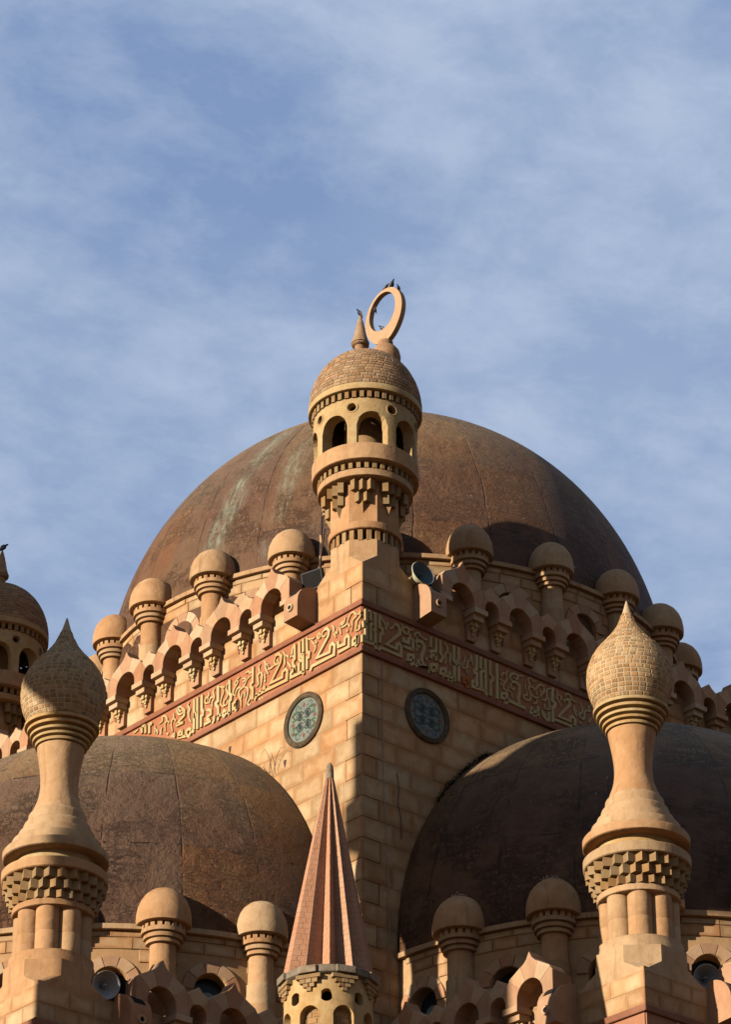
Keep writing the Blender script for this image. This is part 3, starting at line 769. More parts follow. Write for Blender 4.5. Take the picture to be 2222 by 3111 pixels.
def drum(cx, cy, R, ztop, zbase, a_from, a_to, win, wz, label, stone_rng, cat='drum'):
    """round wall with arched windows between the colonnettes; win = window azimuths (deg), wz = springing"""
    root = thing('drum', (cx, cy, zbase), label, cat)
    f = lambda a, z, inn: (cx + (R - 0.02 - inn) * cos(a), cy + (R - 0.02 - inn) * sin(a), z)
    hw = 0.42 / R
    cols = []; a = radians(a_from); ev = []
    for w in win:
        c = radians(w)
        ev.append((c - hw, (wz, wz, wz, wz, 0)))
        for k in range(13):
            x = -hw + 2 * hw * k / 12; h = sqrt(max(0, 1 - (x / hw) ** 2)) * 0.42
            ev.append((c + x, (wz - 0.75, wz + h, 0, 0, 1)))
        ev.append((c + hw, (wz, wz, wz, wz, 0)))
    A = radians(a_from); B = radians(a_to); k = 0
    n = int((B - A) / radians(2.5)); grid = [A + (B - A) * i / n for i in range(n + 1)]
    grid = [x for x in grid if all(abs(x - radians(w)) > hw * 1.02 for w in win)]
    allc = sorted([(x, (wz, wz, wz, wz, 0)) for x in grid] + ev, key=lambda t: t[0])
    zt = ztop - 0.13
    cc = [(x, lo, hi, hi + (zt - hi) * 0.3, hi + (zt - hi) * 0.3) for x, (lo, hi, _, _, _) in allc]
    # keep pairs at identical angles in the right order
    wall = perforated(MB(), f, cc, zbase, zt, 0.34).build('wall', M_mortar, root)
    MB().lathe([(R - 0.3, -0.13), (R + 0.11, -0.13), (R + 0.118, -0.122), (R + 0.118, -0.008), (R + 0.11, 0.0), (R - 0.6, 0.0)], 160, (cx, cy, ztop), A, B).build('cornice', M_render, root)
    m = MB(); 
    for w in win:
        c = radians(w); fr = Frame((cx, cy, 0), (-sin(c), cos(c), 0), (cos(c), sin(c), 0))
        MB().box(fr, -0.5, 0.5, wz - 0.8, wz + 0.5, R - 0.40, R - 0.36).build('window_pane', M_wpane, root)
        pc = []
        js = [0, 36, 72, 108, 144, 180]
        for i in range(5):
            a0, a1 = radians(js[i] + 0.8), radians(js[i + 1] - 0.8)
            P_ = [(0.43 * cos(a0 + (a1 - a0) * q / 5), wz + 0.43 * sin(a0 + (a1 - a0) * q / 5)) for q in range(6)] + \
                 [(0.69 * cos(a1 + (a0 - a1) * q / 5), wz + 0.69 * sin(a1 + (a0 - a1) * q / 5)) for q in range(6)]
            MB().prism(P_, fr, R - 0.12, R + 0.005, 0.006).build('voussoir', M_salmon if i % 2 == 0 else M_pale, root)
        gd = MB(); gd.prism([(0.2 * cos(t * pi / 10), wz - 0.12 + 0.2 * sin(t * pi / 10)) for t in range(20)], fr, R - 0.355, R - 0.34); gd.build('glass_disc', M_teal, root)
    # curved courses
    z = zt - 0.004; row = 0
    A, B = radians(stone_rng[0]), radians(stone_rng[1])
    while z > wz - 0.35:
        h = (0.16, 0.29, 0.31, 0.31, 0.33, 0.33, 0.33)[min(row, 6)]
        a = A + (0.03 if row % 2 else 0)
        while a < B:
            w = random.choice((0.62, 0.74, 0.9, 1.02)); da = w / R
            zc, ac = z - h / 2, a + da / 2
            free = True
            for q in win:
                t = (ac - radians(q)) * R
                if (abs(t) - w / 2 < 0.60 and z - h < wz + 0.02) or hypot(max(0, abs(t) - w / 2), max(0, z - h - wz)) < 0.62: free = False
            if free:
                fr = Frame((cx, cy, 0), (-sin(ac), cos(ac), 0), (cos(ac), sin(ac), 0))
                key = ('curved', round(w, 2), h)
                if key not in BM:
                    f0 = Frame((0, 0, 0), (0, 1, 0), (1, 0, 0)); BM[key] = MB().box(f0, -w / 2 + 0.008, w / 2 - 0.008, -h / 2 + 0.007, h / 2 - 0.007, -0.1, 0.0, 0.007).mesh('stone_block', M_block)
                link('stone_block', BM[key], wall, fr.p(0, zc, R + 0.002), (0, 0, ac))
            a += da
        z -= h; row += 1
    return root

def dome_shell(name, c, R, H, zc, mat, label, a0=0, a1=360, n=2.0, zlo=-0.6, seg=160):
    t = thing(name, (c[0], c[1], zc), label, 'dome')
    prof = [(R, zlo)] + [(R * cos(x) ** (2 / n), H * sin(x) ** (2 / n)) for x in [pi / 2 * i / 48 for i in range(48)]] + [(0.0, H)]
    MB().lathe(prof, seg, (c[0], c[1], zc), radians(a0), radians(a1)).build('shell', mat, t)
    return t

# ------------------------------------------------------------------ great dome
MC = (9.0, 9.0)
STEP = 360 / 22; PH = 226.25
ZR = 40.38
cols_main = [(k, PH - k * STEP) for k in range(-5, 6)]
LB = {0: 'domed colonnette on the great drum hidden right behind the front minaret', 1: 'large lit domed colonnette just left of the front minaret, beside the metal pipes',
      2: 'lit domed colonnette second to the left of the front minaret, streaked with droppings', 3: 'lit domed colonnette third to the left of the front minaret, above the eye shaped window',
      4: 'lit domed colonnette fourth to the left of the front minaret, standing against the sky', 5: 'leftmost lit colonnette of the great drum, half hidden by the left brick bulb',
      -1: 'domed colonnette right of the front minaret with only its left edge sunlit', -2: 'shaded domed colonnette second to the right of the front minaret',
      -3: 'shaded colonnette behind the tip of the right brick bulb', -4: 'shaded colonnette right of the right bulb tip, its cap against the sky', -5: 'low shaded colonnette half hidden behind the right brick bulb'}
wins = [PH - (k + 0.5) * STEP for k in range(-6, 6)]
drum(MC[0], MC[1], 8.25, 40.42, 37.3, 0, 360, wins, 39.19, 'round stone drum with arched windows carrying the great dome', (PH - 5.6 * STEP, PH + 5.6 * STEP))
proto = None
for k, a in cols_main:
    loc = (MC[0] + 8.34 * cos(radians(a)), MC[1] + 8.34 * sin(radians(a)), ZR)
    if proto is None: proto = make_colonnette(loc, LB[k])
    else:
        o = copy_tree(proto, None, loc); o['label'] = LB[k]; f_ = random.uniform(0.97, 1.035); o.scale = (f_, f_, random.uniform(0.97, 1.04)); o.rotation_euler.z = random.uniform(0, 6)
M_dome = dome_mat('great dome membrane', 9, 9, 41.5, 49.5, streaks=((191.0, 197, 41.2, 46.4, 4.2, 0.9), (205.2, 207.2, 41.0, 44.8, 3.6, 0.6), (214, 214, 43.0, 46, 1.6, 0.3)))
dome_shell('great_dome', (8.93, 9.062), 8.19, 9.2, 39.4, M_dome, 'huge brown red dome with mint green stains behind the front minaret', n=2.1)

# crown finial of the great dome: balls and a closed crescent ring
cf = thing('crescent_finial', (8.84, 9.00, 48.4), 'closed crescent ring finial on ball crowning the great dome', 'finial')
MB().lathe([(0.34, 0), (0.3, 1.2), (0.22, 1.5), (0.36, 1.9), (0.5, 2.3), (0.3, 2.75), (0.28, 2.95)], 32, (8.84, 9.00, 48.4)).build('stem', M_clay, cf)
MB().lathe([(0.26, -0.46), (0.38, -0.34), (0.455, -0.14), (0.46, 0.02), (0.42, 0.2), (0.32, 0.34), (0.235, 0.40), (0.22, 0.42), (0.235, 0.46), (0.225, 0.56), (0.2, 0.58), (0, 0.58)], 36, (8.84, 9.00, 51.88)).build('ball', M_clay, cf)
rg = MB(); n = 56; prof = []
CY, CZ = 9.00, 53.42
vs = []
for i in range(n):
    t = 2 * pi * i / n
    ro, ri = 0.90, 0.625
    yo, zo = CY - ro * 0.93 * sin(t), CZ + ro * cos(t) + (-0.12 * max(0, -cos(t)) ** 3)
    yi, zi = CY + 0.06 - ri * 0.95 * sin(t), CZ + 0.135 + ri * 1.06 * cos(t)
    for x in (8.84 - 0.085, 8.84 + 0.085): vs += [(x, yo, zo), (x, yi, zi)]
fs = []
for i in range(n):
    a, b = i * 4, ((i + 1) % n) * 4
    fs += [(a, b, b + 1, a + 1), (a + 2, a + 3, b + 3, b + 2), (a, a + 2, b + 2, b), (a + 1, b + 1, b + 3, a + 3)]
rg.add(vs, fs, True); rg.build('crescent_ring', M_pale, cf)

# ================================================================== brick covered surfaces
UB = {}
def unit_brick(mat):
    if mat.name not in UB:
        f0 = Frame((0, 0, 0), (0, 1, 0), (1, 0, 0))
        UB[mat.name] = MB().box(f0, -0.5, 0.5, -0.5, 0.5, -0.02, 0.0, 0.0).mesh('brick', mat)
        # chamfered: rebuild with a slightly smaller face
        m = MB(); o, i_, d = 0.5, 0.43, 0.0
        vs = [(-0.03, y, z) for y, z in ((-o, -o), (o, -o), (o, o), (-o, o))] + [(-0.004, y, z) for y, z in ((-o, -o), (o, -o), (o, o), (-o, o))] + [(0.004, y, z) for y, z in ((-i_, -i_), (i_, -i_), (i_, i_), (-i_, i_))]
        m.add(vs, [(0, 1, 5, 4), (1, 2, 6, 5), (2, 3, 7, 6), (3, 0, 4, 7), (4, 5, 9, 8), (5, 6, 10, 9), (6, 7, 11, 10), (7, 4, 8, 11), (8, 9, 10, 11)])
        UB[mat.name] = m.mesh('brick', mat)
    return UB[mat.name]
def bricks(parent, c, prof, bl, bh, mat, gap=0.016, keep=300, proud=0.008):
    """running bond on a surface of revolution prof[(r,z)] bottom to top around c; nearest-to-camera ones are objects"""
    seg = []; tot = 0
    for (r0, z0), (r1, z1) in zip(prof, prof[1:]): l = hypot(r1 - r0, z1 - z0); seg.append((tot, l, r0, z0, r1, z1)); tot += l
    rows = int(tot / bh); items = []
    for k in range(rows):
        sp = (k + 0.5) * tot / rows
        for (t0, l, r0, z0, r1, z1) in seg:
            if t0 <= sp <= t0 + l + 1e-9: break
        q = (sp - t0) / l; r = r0 + (r1 - r0) * q; z = z0 + (z1 - z0) * q
        if r < 0.10: continue
        tx, tz = (r1 - r0) / l, (z1 - z0) / l
        n = max(5, round(2 * pi * r / bl)); off = random.random() * 0.3 + (0.5 if k % 2 else 0)
        for i in range(n):
            a = 2 * pi * (i + off) / n
            nr, nz = tz, -tx                      # outward normal of the profile
            items.append((a, r, z, nr, nz, tx, tz, 2 * pi * r / n, tot / rows))
    d = (CAMXY - V((c[0], c[1]))).normalized(); ca = atan2(d.y, d.x)
    def score(it):
        a, r, z, nr, nz = it[:5]
        return (cos(a - ca) * nr * 0.87 - nz * 0.5) * it[7]
    items.sort(key=score, reverse=True)
    me = unit_brick(mat); st = MB()
    for j, (a, r, z, nr, nz, tx, tz, w, h) in enumerate(items):
        ex = V((nr * cos(a), nr * sin(a), nz)); ey = V((-sin(a), cos(a), 0)); ez = V((tx * cos(a), tx * sin(a), tz))
        pr = proud + random.uniform(-0.003, 0.003)
        p = V((c[0] + r * cos(a), c[1] + r * sin(a), c[2] + z)) + ex * pr
        sy, sz = max(0.02, w * random.uniform(0.88, 1.0) - gap), max(0.02, h * random.uniform(0.93, 1.0) - gap); p = p + ey * random.uniform(-0.06, 0.06) * w
        if j < keep:
            M = Matrix((ex, ey, ez)).transposed()
            link('brick', me, parent, p, M.to_euler(), (1, sy, sz))
        elif score((a, r, z, nr, nz, tx, tz, w, h)) > -0.02 * 3:
            vs = [p + ex * v.co.x + ey * (v.co.y * sy) + ez * (v.co.z * sz) for v in me.vertices]
            st.add(vs, [tuple(f.vertices) for f in me.polygons][4:])
    if st.f: st.build('brickwork', mat, parent, 'stuff')

# ================================================================== front minaret
CA = 225.0
def octagon(flat, rot=0.0):
    R = flat / 2 / cos(pi / 8); return [(R * cos(pi / 8 + pi / 4 * i + rot), R * sin(pi / 8 + pi / 4 * i + rot)) for i in range(8)]
def broach_base(c, half, z0, z1, z2, ztop, nm_, mat, root, key, blocks=True):
    """square pedestal turning into an octagon by corner broaches"""
    sq = [(half, half), (-half, half), (-half, -half), (half, -half)]
    oc = octagon(half * 2)
    m = MB(); vs = []
    vs += [(c[0] + x, c[1] + y, z0) for x, y in sq] + [(c[0] + x, c[1] + y, z1) for x, y in sq]
    vs += [(c[0] + x, c[1] + y, z2) for x, y in oc] + [(c[0] + x, c[1] + y, ztop) for x, y in oc]
    # oc[0] = 22.5deg, [1]=67.5 (corner ++), [2]=112.5,[3]=157.5 (-+), [4],[5] (--), [6],[7] (+-)
    fs = [(0, 1, 5, 4), (1, 2, 6, 5), (2, 3, 7, 6), (3, 0, 4, 7)]
    cor = {4: (0, 1), 5: (2, 3), 6: (4, 5), 7: (6, 7)}
    for q, (a, b) in cor.items(): fs.append((q, 8 + a, 8 + b))
    fs += [(4, 5, 8 + 2, 8 + 1), (5, 6, 8 + 4, 8 + 3), (6, 7, 8 + 6, 8 + 5), (7, 4, 8 + 0, 8 + 7)]
    for i in range(8): fs.append((8 + i, 8 + (i + 1) % 8, 16 + (i + 1) % 8, 16 + i))
    fs.append(tuple(16 + i for i in range(8)))
    m.add(vs, fs); o = m.build(nm_, mat, root)
    return o
def dentil_ring(root, c, r0, r1, z0, z1, n, frac, mat, rot=0.0, name='dentil', tilt=0.0):
    h = z1 - z0; w = 2 * pi * r1 / n * frac
    f0 = Frame((0, 0, 0), (0, 1, 0), (1, 0, 0))
    me = MB().box(f0, -w / 2, w / 2, 0, h, r0 - r1, 0, 0.006).mesh(name, mat)
    for i in range(n):
        a = 2 * pi * (i + 0.5) / n + rot
        link(name, me, root, (c[0] + r1 * cos(a), c[1] + r1 * sin(a), z0), (0, 0, a + tilt))
def cluster(root, c, a, apo, ztip, ztop, k, mat):
    """inverted stepped pyramid of blocks on a face of azimuth a at distance apo"""
    fr = Frame((c[0], c[1], 0), (-sin(a), cos(a), 0), (cos(a), sin(a), 0))
    h = ztop - ztip; tip = h * 0.34; rh = (h - tip) / 2; w = k * 0.17
    m = MB(); P_ = fr.p
    z1 = ztip + tip
    vs = [P_(0, ztip, apo), P_(-w * 0.55, z1, apo), P_(w * 0.55, z1, apo), P_(0, z1, apo + 0.13 * k)]
    m.add(vs, [(0, 1, 3), (0, 3, 2), (1, 2, 3)]); m.build('pendant_tip', mat, root)
    def blk(u, d, z0, z1):
        # block turned 45 degrees, its edge outwards
        b = MB(); s_ = w * 0.56
        q = [(u, d + s_), (u + s_, d), (u, d - s_), (u - s_, d)]
        vs = [P_(x, zz, dd) for zz in (z0, z1) for x, dd in q]
        b.add(vs, [(i, (i + 1) % 4, 4 + (i + 1) % 4, 4 + i) for i in range(4)] + [(0, 1, 2, 3), (4, 5, 6, 7)])
        b.build('muqarnas_block', mat, root)
    for u in (-w * 0.52, w * 0.52): blk(u, apo + 0.05 * k, z1 + 0.001, z1 + rh)
    for u in (-w * 1.06, 0, w * 1.06): blk(u, apo + 0.13 * k, z1 + rh + 0.001, z1 + 2 * rh)

def make_minaret(c, label):
    root = thing('minaret', (c[0], c[1], 36.6), label, 'minaret', 'corner minarets of the main hall')
    half = 0.85
    ped = broach_base(c, half - 0.012, 36.6, 37.69, 38.05, 38.52, 'pedestal', M_render, root, 'm')
    for fr, key in ((Frame((c[0] - half, c[1] - half, 0), (0, 1, 0), (-1, 0, 0)), 'L'), (Frame((c[0] - half, c[1] - half, 0), (1, 0, 0), (0, -1, 0)), 'R')):
        courses(fr, key, ped, 0.0, 1.70, 36.605, 37.70, 0.55, lens=(0.62, 0.75, 0.9), gap=0.012)
    dentil_ring(root, c, 0.6, 0.86, 38.5, 38.815, 24, 0.55, M_ochre, rot=0.05)
    def lp(prof, nm, mat, n=64): return MB().lathe(prof, n, (c[0], c[1], 0)).build(nm, mat, root)
    lp([(0.55, 38.812), (0.91, 38.812), (0.931, 38.83), (0.931, 39.0), (0.915, 39.015), (0.6, 39.02)], 'ring_moulding', M_render)
    oc = octagon(1.70); m = MB(); vs = [(c[0] + x, c[1] + y, z) for z in (38.98, 40.16) for x, y in oc]
    m.add(vs, [(i, (i + 1) % 8, 8 + (i + 1) % 8, 8 + i) for i in range(8)]); m.build('octagonal_shaft', M_render, root)
    for i in range(8): cluster(root, c, radians(CA + 45 * i), 0.85, 39.25, 40.12, 1.12, M_ochre)
    lp([(0.8, 40.155), (1.19, 40.158), (1.212, 40.175), (1.212, 40.345), (1.19, 40.362), (0.9, 40.364)], 'ring_moulding', M_render)
    dentil_ring(root, c, 0.95, 1.215, 40.366, 40.556, 37, 0.52, M_ochre, rot=0.03)
    lp([(0.95, 40.557), (1.33, 40.557), (1.356, 40.575), (1.362, 40.8), (1.36, 41.0), (1.345, 41.015), (1.05, 41.02)], 'balcony_band', M_render)
    # gold drum with eight blind niches and eight round holes
    R, za, zb = 1.33, 41.016, 42.34
    hw = 0.335; ang = []
    cols = []
    A0 = radians(236.5)
    for i in range(8):
        c0 = A0 + i * pi / 4
        zs = 41.56; r = 0.40; w = r / R
        cols.append((c0 - w, zs, zs, 42.06, 42.06))
        for k in range(13):
            x = -1 + 2 * k / 12; cols.append((c0 + x * w, za, zs + sqrt(max(0, 1 - x * x)) * r * 0.95, 42.06, 42.06))
        cols.append((c0 + w, zs, zs, 42.06, 42.06))
        c1 = c0 + pi / 8; ro = 0.118
        for k in range(11):
            x = -1 + 2 * k / 10; h = sqrt(max(0, 1 - x * x)) * ro
            cols.append((c1 + x * ro / R, zs, zs, 42.07 - h, 42.07 + h))
    cols.append((A0 + 2 * pi - 0.40 / R, 41.56, 41.56, 42.06, 42.06))
    fn = lambda a, z, inn: (c[0] + (R - inn) * cos(a), c[1] + (R - inn) * sin(a), z)
    perforated(MB(), fn, cols, za, zb, 0.30).build('niche_drum', M_gold, root)
    MB().lathe([(R - 0.80, za), (R - 0.80, zb)], 64, (c[0], c[1], 0)).build('inner_wall', M_ochre, root)
    for i in range(8):
        c1 = A0 + pi / 8 + i * pi / 4; k = 24
        fr = Frame((c[0], c[1], 0), (-sin(c1), cos(c1), 0), (cos(c1), sin(c1), 0))
        m = MB(); vs = [fr.p(rr * cos(2 * pi * q / k), 42.07 + rr * sin(2 * pi * q / k), d) for rr, d in ((0.118, R + 0.003), (0.135, R + 0.012), (0.16, R + 0.008), (0.168, R - 0.02)) for q in range(k)]
        m.add(vs, [(p * k + q, p * k + (q + 1) % k, (p + 1) * k + (q + 1) % k, (p + 1) * k + q) for p in range(3) for q in range(k)], True)
        m.build('hole_rim', M_gold, root)
        m = MB(); m.prism([(0.125 * cos(2 * pi * q / k), 42.07 + 0.125 * sin(2 * pi * q / k)) for q in range(k)], fr, R - 0.2, R - 0.19); m.build('hole', M_dark, root)
    dentil_ring(root, c, 1.05, 1.375, 42.335, 42.53, 44, 0.56, M_ochre)
    lp([(1.05, 42.531), (1.43, 42.531), (1.458, 42.545), (1.46, 42.70), (1.452, 42.72)], 'gold_band', M_gold)
    H = 1.66; prof = [(1.445 * cos(x) ** 0.93, 42.72 + H * sin(x)) for x in [pi / 2 * i / 28 for i in range(28)]] + [(0, 42.72 + H)]
    dm = MB().lathe(prof, 64, (c[0], c[1], 0)).build('brick_dome', M_bmort, root)
    bricks(dm, (c[0], c[1], 0), prof, 0.195, 0.098, M_brick, gap=0.014)
    return root
fm = make_minaret((0.85, 0.85), 'front corner minaret with gold arched drum and brick dome before the great dome')
lm = copy_tree(fm, None, (0.85, S - 0.85, 36.6)); lm['label'] = 'far minaret cut by the left edge of the photo, in shade'

def make_spire(c, z, label):
    root = thing('spire_finial', (c[0], c[1], z), label, 'finial', 'spire finials on the minaret domes')
    MB().lathe([(0.15, -0.25), (0.145, 0.22), (0.15, 0.24)], 24, (c[0], c[1], z)).build('stem', M_clay, root)
    MB().lathe([(0.14, 0.235), (0.20, 0.25), (0.225, 0.275), (0.225, 0.30), (0.20, 0.31), (0.235, 0.325), (0.235, 0.36), (0.21, 0.37), (0.215, 0.40), (0.20, 0.44), (0.195, 0.47)], 28, (c[0], c[1], z)).build('ring_moulding', M_clay, root)
    MB().lathe([(0.19, 0.46), (0.175, 0.54), (0.165, 0.55), (0.15, 0.66), (0.142, 0.67), (0.125, 0.80), (0.118, 0.81), (0.09, 0.95), (0.05, 1.10), (0.02, 1.2), (0.0, 1.21)], 28, (c[0], c[1], z)).build('spike', M_clay, root)
    return root
sp1 = make_spire((0.72, 0.90), 44.44, 'ribbed stone spike on the front minaret dome with a pigeon on its tip')
sp2 = copy_tree(sp1, None, (0.80, S - 0.85, 44.44)); sp2['label'] = 'stone spike on the far left minaret dome at the photo edge'

# ================================================================== side halls with half domes
# frames: every side hall has an inner face (towards the other hall) and an outer face
GLI = Frame((0, WB, 0), (-1, 0, 0), (0, -1, 0))      # left hall, face turned to the right (in shade); u runs to the left corner
GLO = Frame((DB, 0, 0), (0, 1, 0), (-1, 0, 0))       # left hall, outer sunlit face
GRI = Frame((WB, 0, 0), (0, -1, 0), (-1, 0, 0))      # right hall, face turned to the left
GRO = Frame((0, DB, 0), (1, 0, 0), (0, -1, 0))       # right hall, outer face
def side_hall(label, mirror, inn, outr, lab_in, lab_out, fi, fo):
    mp_ = (lambda x, y: (y, x)) if mirror else (lambda x, y: (x, y))
    root = thing('side_hall', (*mp_(5.0, -5.0), 0), label, 'building', 'lower side halls in front of the main hall')
    x0, x1, y0, y1 = WB + 0.016, S + 0.6, DB + 0.016, -0.02
    q = [mp_(x0, y0), mp_(x1, y0), mp_(x1, y1), mp_(x0, y1)]
    m = MB(); vs = [(a, b, z) for z in (0, 24.085) for a, b in q]
    m.add(vs, [(0, 1, 5, 4), (1, 2, 6, 5), (2, 3, 7, 6), (3, 0, 4, 7), (4, 5, 6, 7)])
    w = m.build('wall', M_mortar, root)
    for fr, a, b, key in ((inn, 0.0, -DB - 1.9, 'i' + str(mirror)), (outr, WB + 1.9, 9.0, 'o' + str(mirror))):
        courses(fr, key, w, a, b, ZG1 + 0.005, 24.05, 0.42)
    return root
def hdr(fr, key, first, n, label, vis=lambda u: True): return parapet(fr, key, first, first, 1.95, n, 24.15, label, vis)
side_hall('lower left hall with half dome, its near corner carrying the left brick bulb column', True, GLI, GLO, '', '', 0, 0)
side_hall('lower right hall with half dome, its near corner carrying the right brick bulb column', False, GRI, GRO, '', '', 0, 0)
def hparapet(fr, key, first, n, zs, label, lo, hi):
    return parapet(fr, key, first, first, 1.95, n, zs, label)
hparapet(GLI, 'gli', 0.65, 4, 24.15, 'shaded low parapet with ogee merlons between the left column and the cone turret', 0, 9)
hparapet(GRI, 'gri', 0.65, 4, 24.15, 'low parapet between the cone turret and the right column, its last merlon sunlit', 0, 9)
hparapet(GLO, 'glo', 2.32, 4, 24.15, 'sunlit low parapet at the left photo edge behind the left column', 0, 9)
hparapet(GRO, 'gro', 2.32, 4, 24.15, 'shaded low parapet at the right photo edge beside the right column', 0, 9)
bracket(Frame((0, WB, 0), (-1, 0, 0), (0, -1, 0)), -DB - 2.48, 23.27, 'low bracket box right of the left column below the grey horn speaker', w=0.55)
bracket(Frame((WB, 0, 0), (0, -1, 0), (-1, 0, 0)), -DB - 2.48, 23.27, 'sunlit low bracket box left of the right column', w=0.55)
bracket(GRO, WB + 1.93, 23.27, 'low bracket box right of the right column below the right horn speaker', w=0.55)
CURL = """f 35,12 30,30 38,48 52,52 60,42 54,34 46,38|38,48 28,60 32,78
t 70,10 72,60 88,72 100,60 96,48|72,60 60,80 70,98
f 120,20 112,50 124,70 138,76 146,64 138,56|112,50 104,66 112,90
t 165,12 165,100|165,14 215,20 215,48
f 190,60 200,80 222,86 232,74
t 250,12 250,100|250,14 300,18 330,16
f 270,40 282,66 300,80 316,74 310,62 300,64"""
def shift(t, k): return t
LOWT = '\n'.join(l.split(' ', 1)[0] + ' ' + '|'.join(' '.join('%g,%g' % (float(p.split(',')[0]) + 20, float(p.split(',')[1]) + 42) for p in g_.split()) for g_ in l.split(' ', 1)[1].split('|')) for l in CURL.split('\n'))
cR = Frame((WB, DB, 0), (1, 0, 0), (0, -1, 0)); cL = Frame((WB, DB, 0), (0, 1, 0), (-1, 0, 0))
band(cR, ZG0, ZG1, 12, 'terracotta frieze with gold scrolls below the right column, facing right', LOWT)
band(cL, ZG0, ZG1, 8.7, 'terracotta frieze with gold scrolls below the right column, facing left', LOWT)
band(Frame((DB, WB, 0), (0, 1, 0), (-1, 0, 0)), ZG0, ZG1, 12, 'low lettered frieze below the left column, facing left', LOWT)
band(Frame((DB, WB, 0), (1, 0, 0), (0, -1, 0)), ZG0, ZG1, 8.7, 'low lettered frieze below the left column, facing right', LOWT)

ZH = 27.54
HA = [13.8 + 16.93 * i for i in range(10)]
def half(cx, cy, a_of, nm, labels, lab_dome, lab_drum, arng, keep):
    az = [a_of(t) for t in HA]; wn_ = [a_of(13.8 + 16.93 * (i + 0.5)) for i in range(-1, 10) if 2 < 13.8 + 16.93 * (i + 0.5) < 178]
    wn_.sort()
    drum(cx, cy, 7.86, 27.58, 24.0, min(arng), max(arng), wn_, 26.14, lab_drum, (min(arng) + 1.5, max(arng) - 1.5))
    for i, t in enumerate(HA):
        if i not in keep: continue
        a = radians(a_of(t)); loc = (cx + 7.92 * cos(a), cy + 7.92 * sin(a), ZH)
        o = copy_tree(proto, None, loc); o['label'] = labels.get(i, nm + ' number %d hidden round the curve' % i); f_ = random.uniform(0.97, 1.03); o.scale = (f_, f_, random.uniform(0.98, 1.03)); o.rotation_euler.z = random.uniform(0, 6)
    mat = dome_mat(nm, cx, cy, 29.5, 35.0, seams=26, wr=0.95)
    dome_shell('half_dome', (cx, cy), 7.93, 7.55, 27.75, mat, lab_dome, min(arng), max(arng), 2.0, -0.172)
# left hall: angle t from the near end of the wall (towards the corner of the main hall) round to the far end
half(-0.05, 9.0, lambda t: 270.0 - t, 'left half dome membrane',
     {0: 'low domed colonnette left of the cone turret', 1: 'low domed colonnette right of the left column, lit on its left', 2: 'low domed colonnette hidden behind the left column',
      3: 'low lit colonnette at the left photo edge', 4: 'low colonnette beyond the left photo edge'},
     'wrinkled brown half dome lit from the left, against the sunlit wall', 'low round drum under the left half dome', (90.0, 270.0), (0, 1, 2, 3))
half(9.0, -0.05, lambda t: 180.0 + t, 'right half dome membrane',
     {0: 'low domed colonnette right of the cone turret, near the white cable', 1: 'low domed colonnette left of the right column', 2: 'low domed colonnette hidden behind the right column',
      3: 'low colonnette cut by the right photo edge, its left side lit'},
     'dark brown half dome in shade behind the right brick bulb column', 'low round drum under the right half dome', (180.0, 360.0), (0, 1, 2, 3))

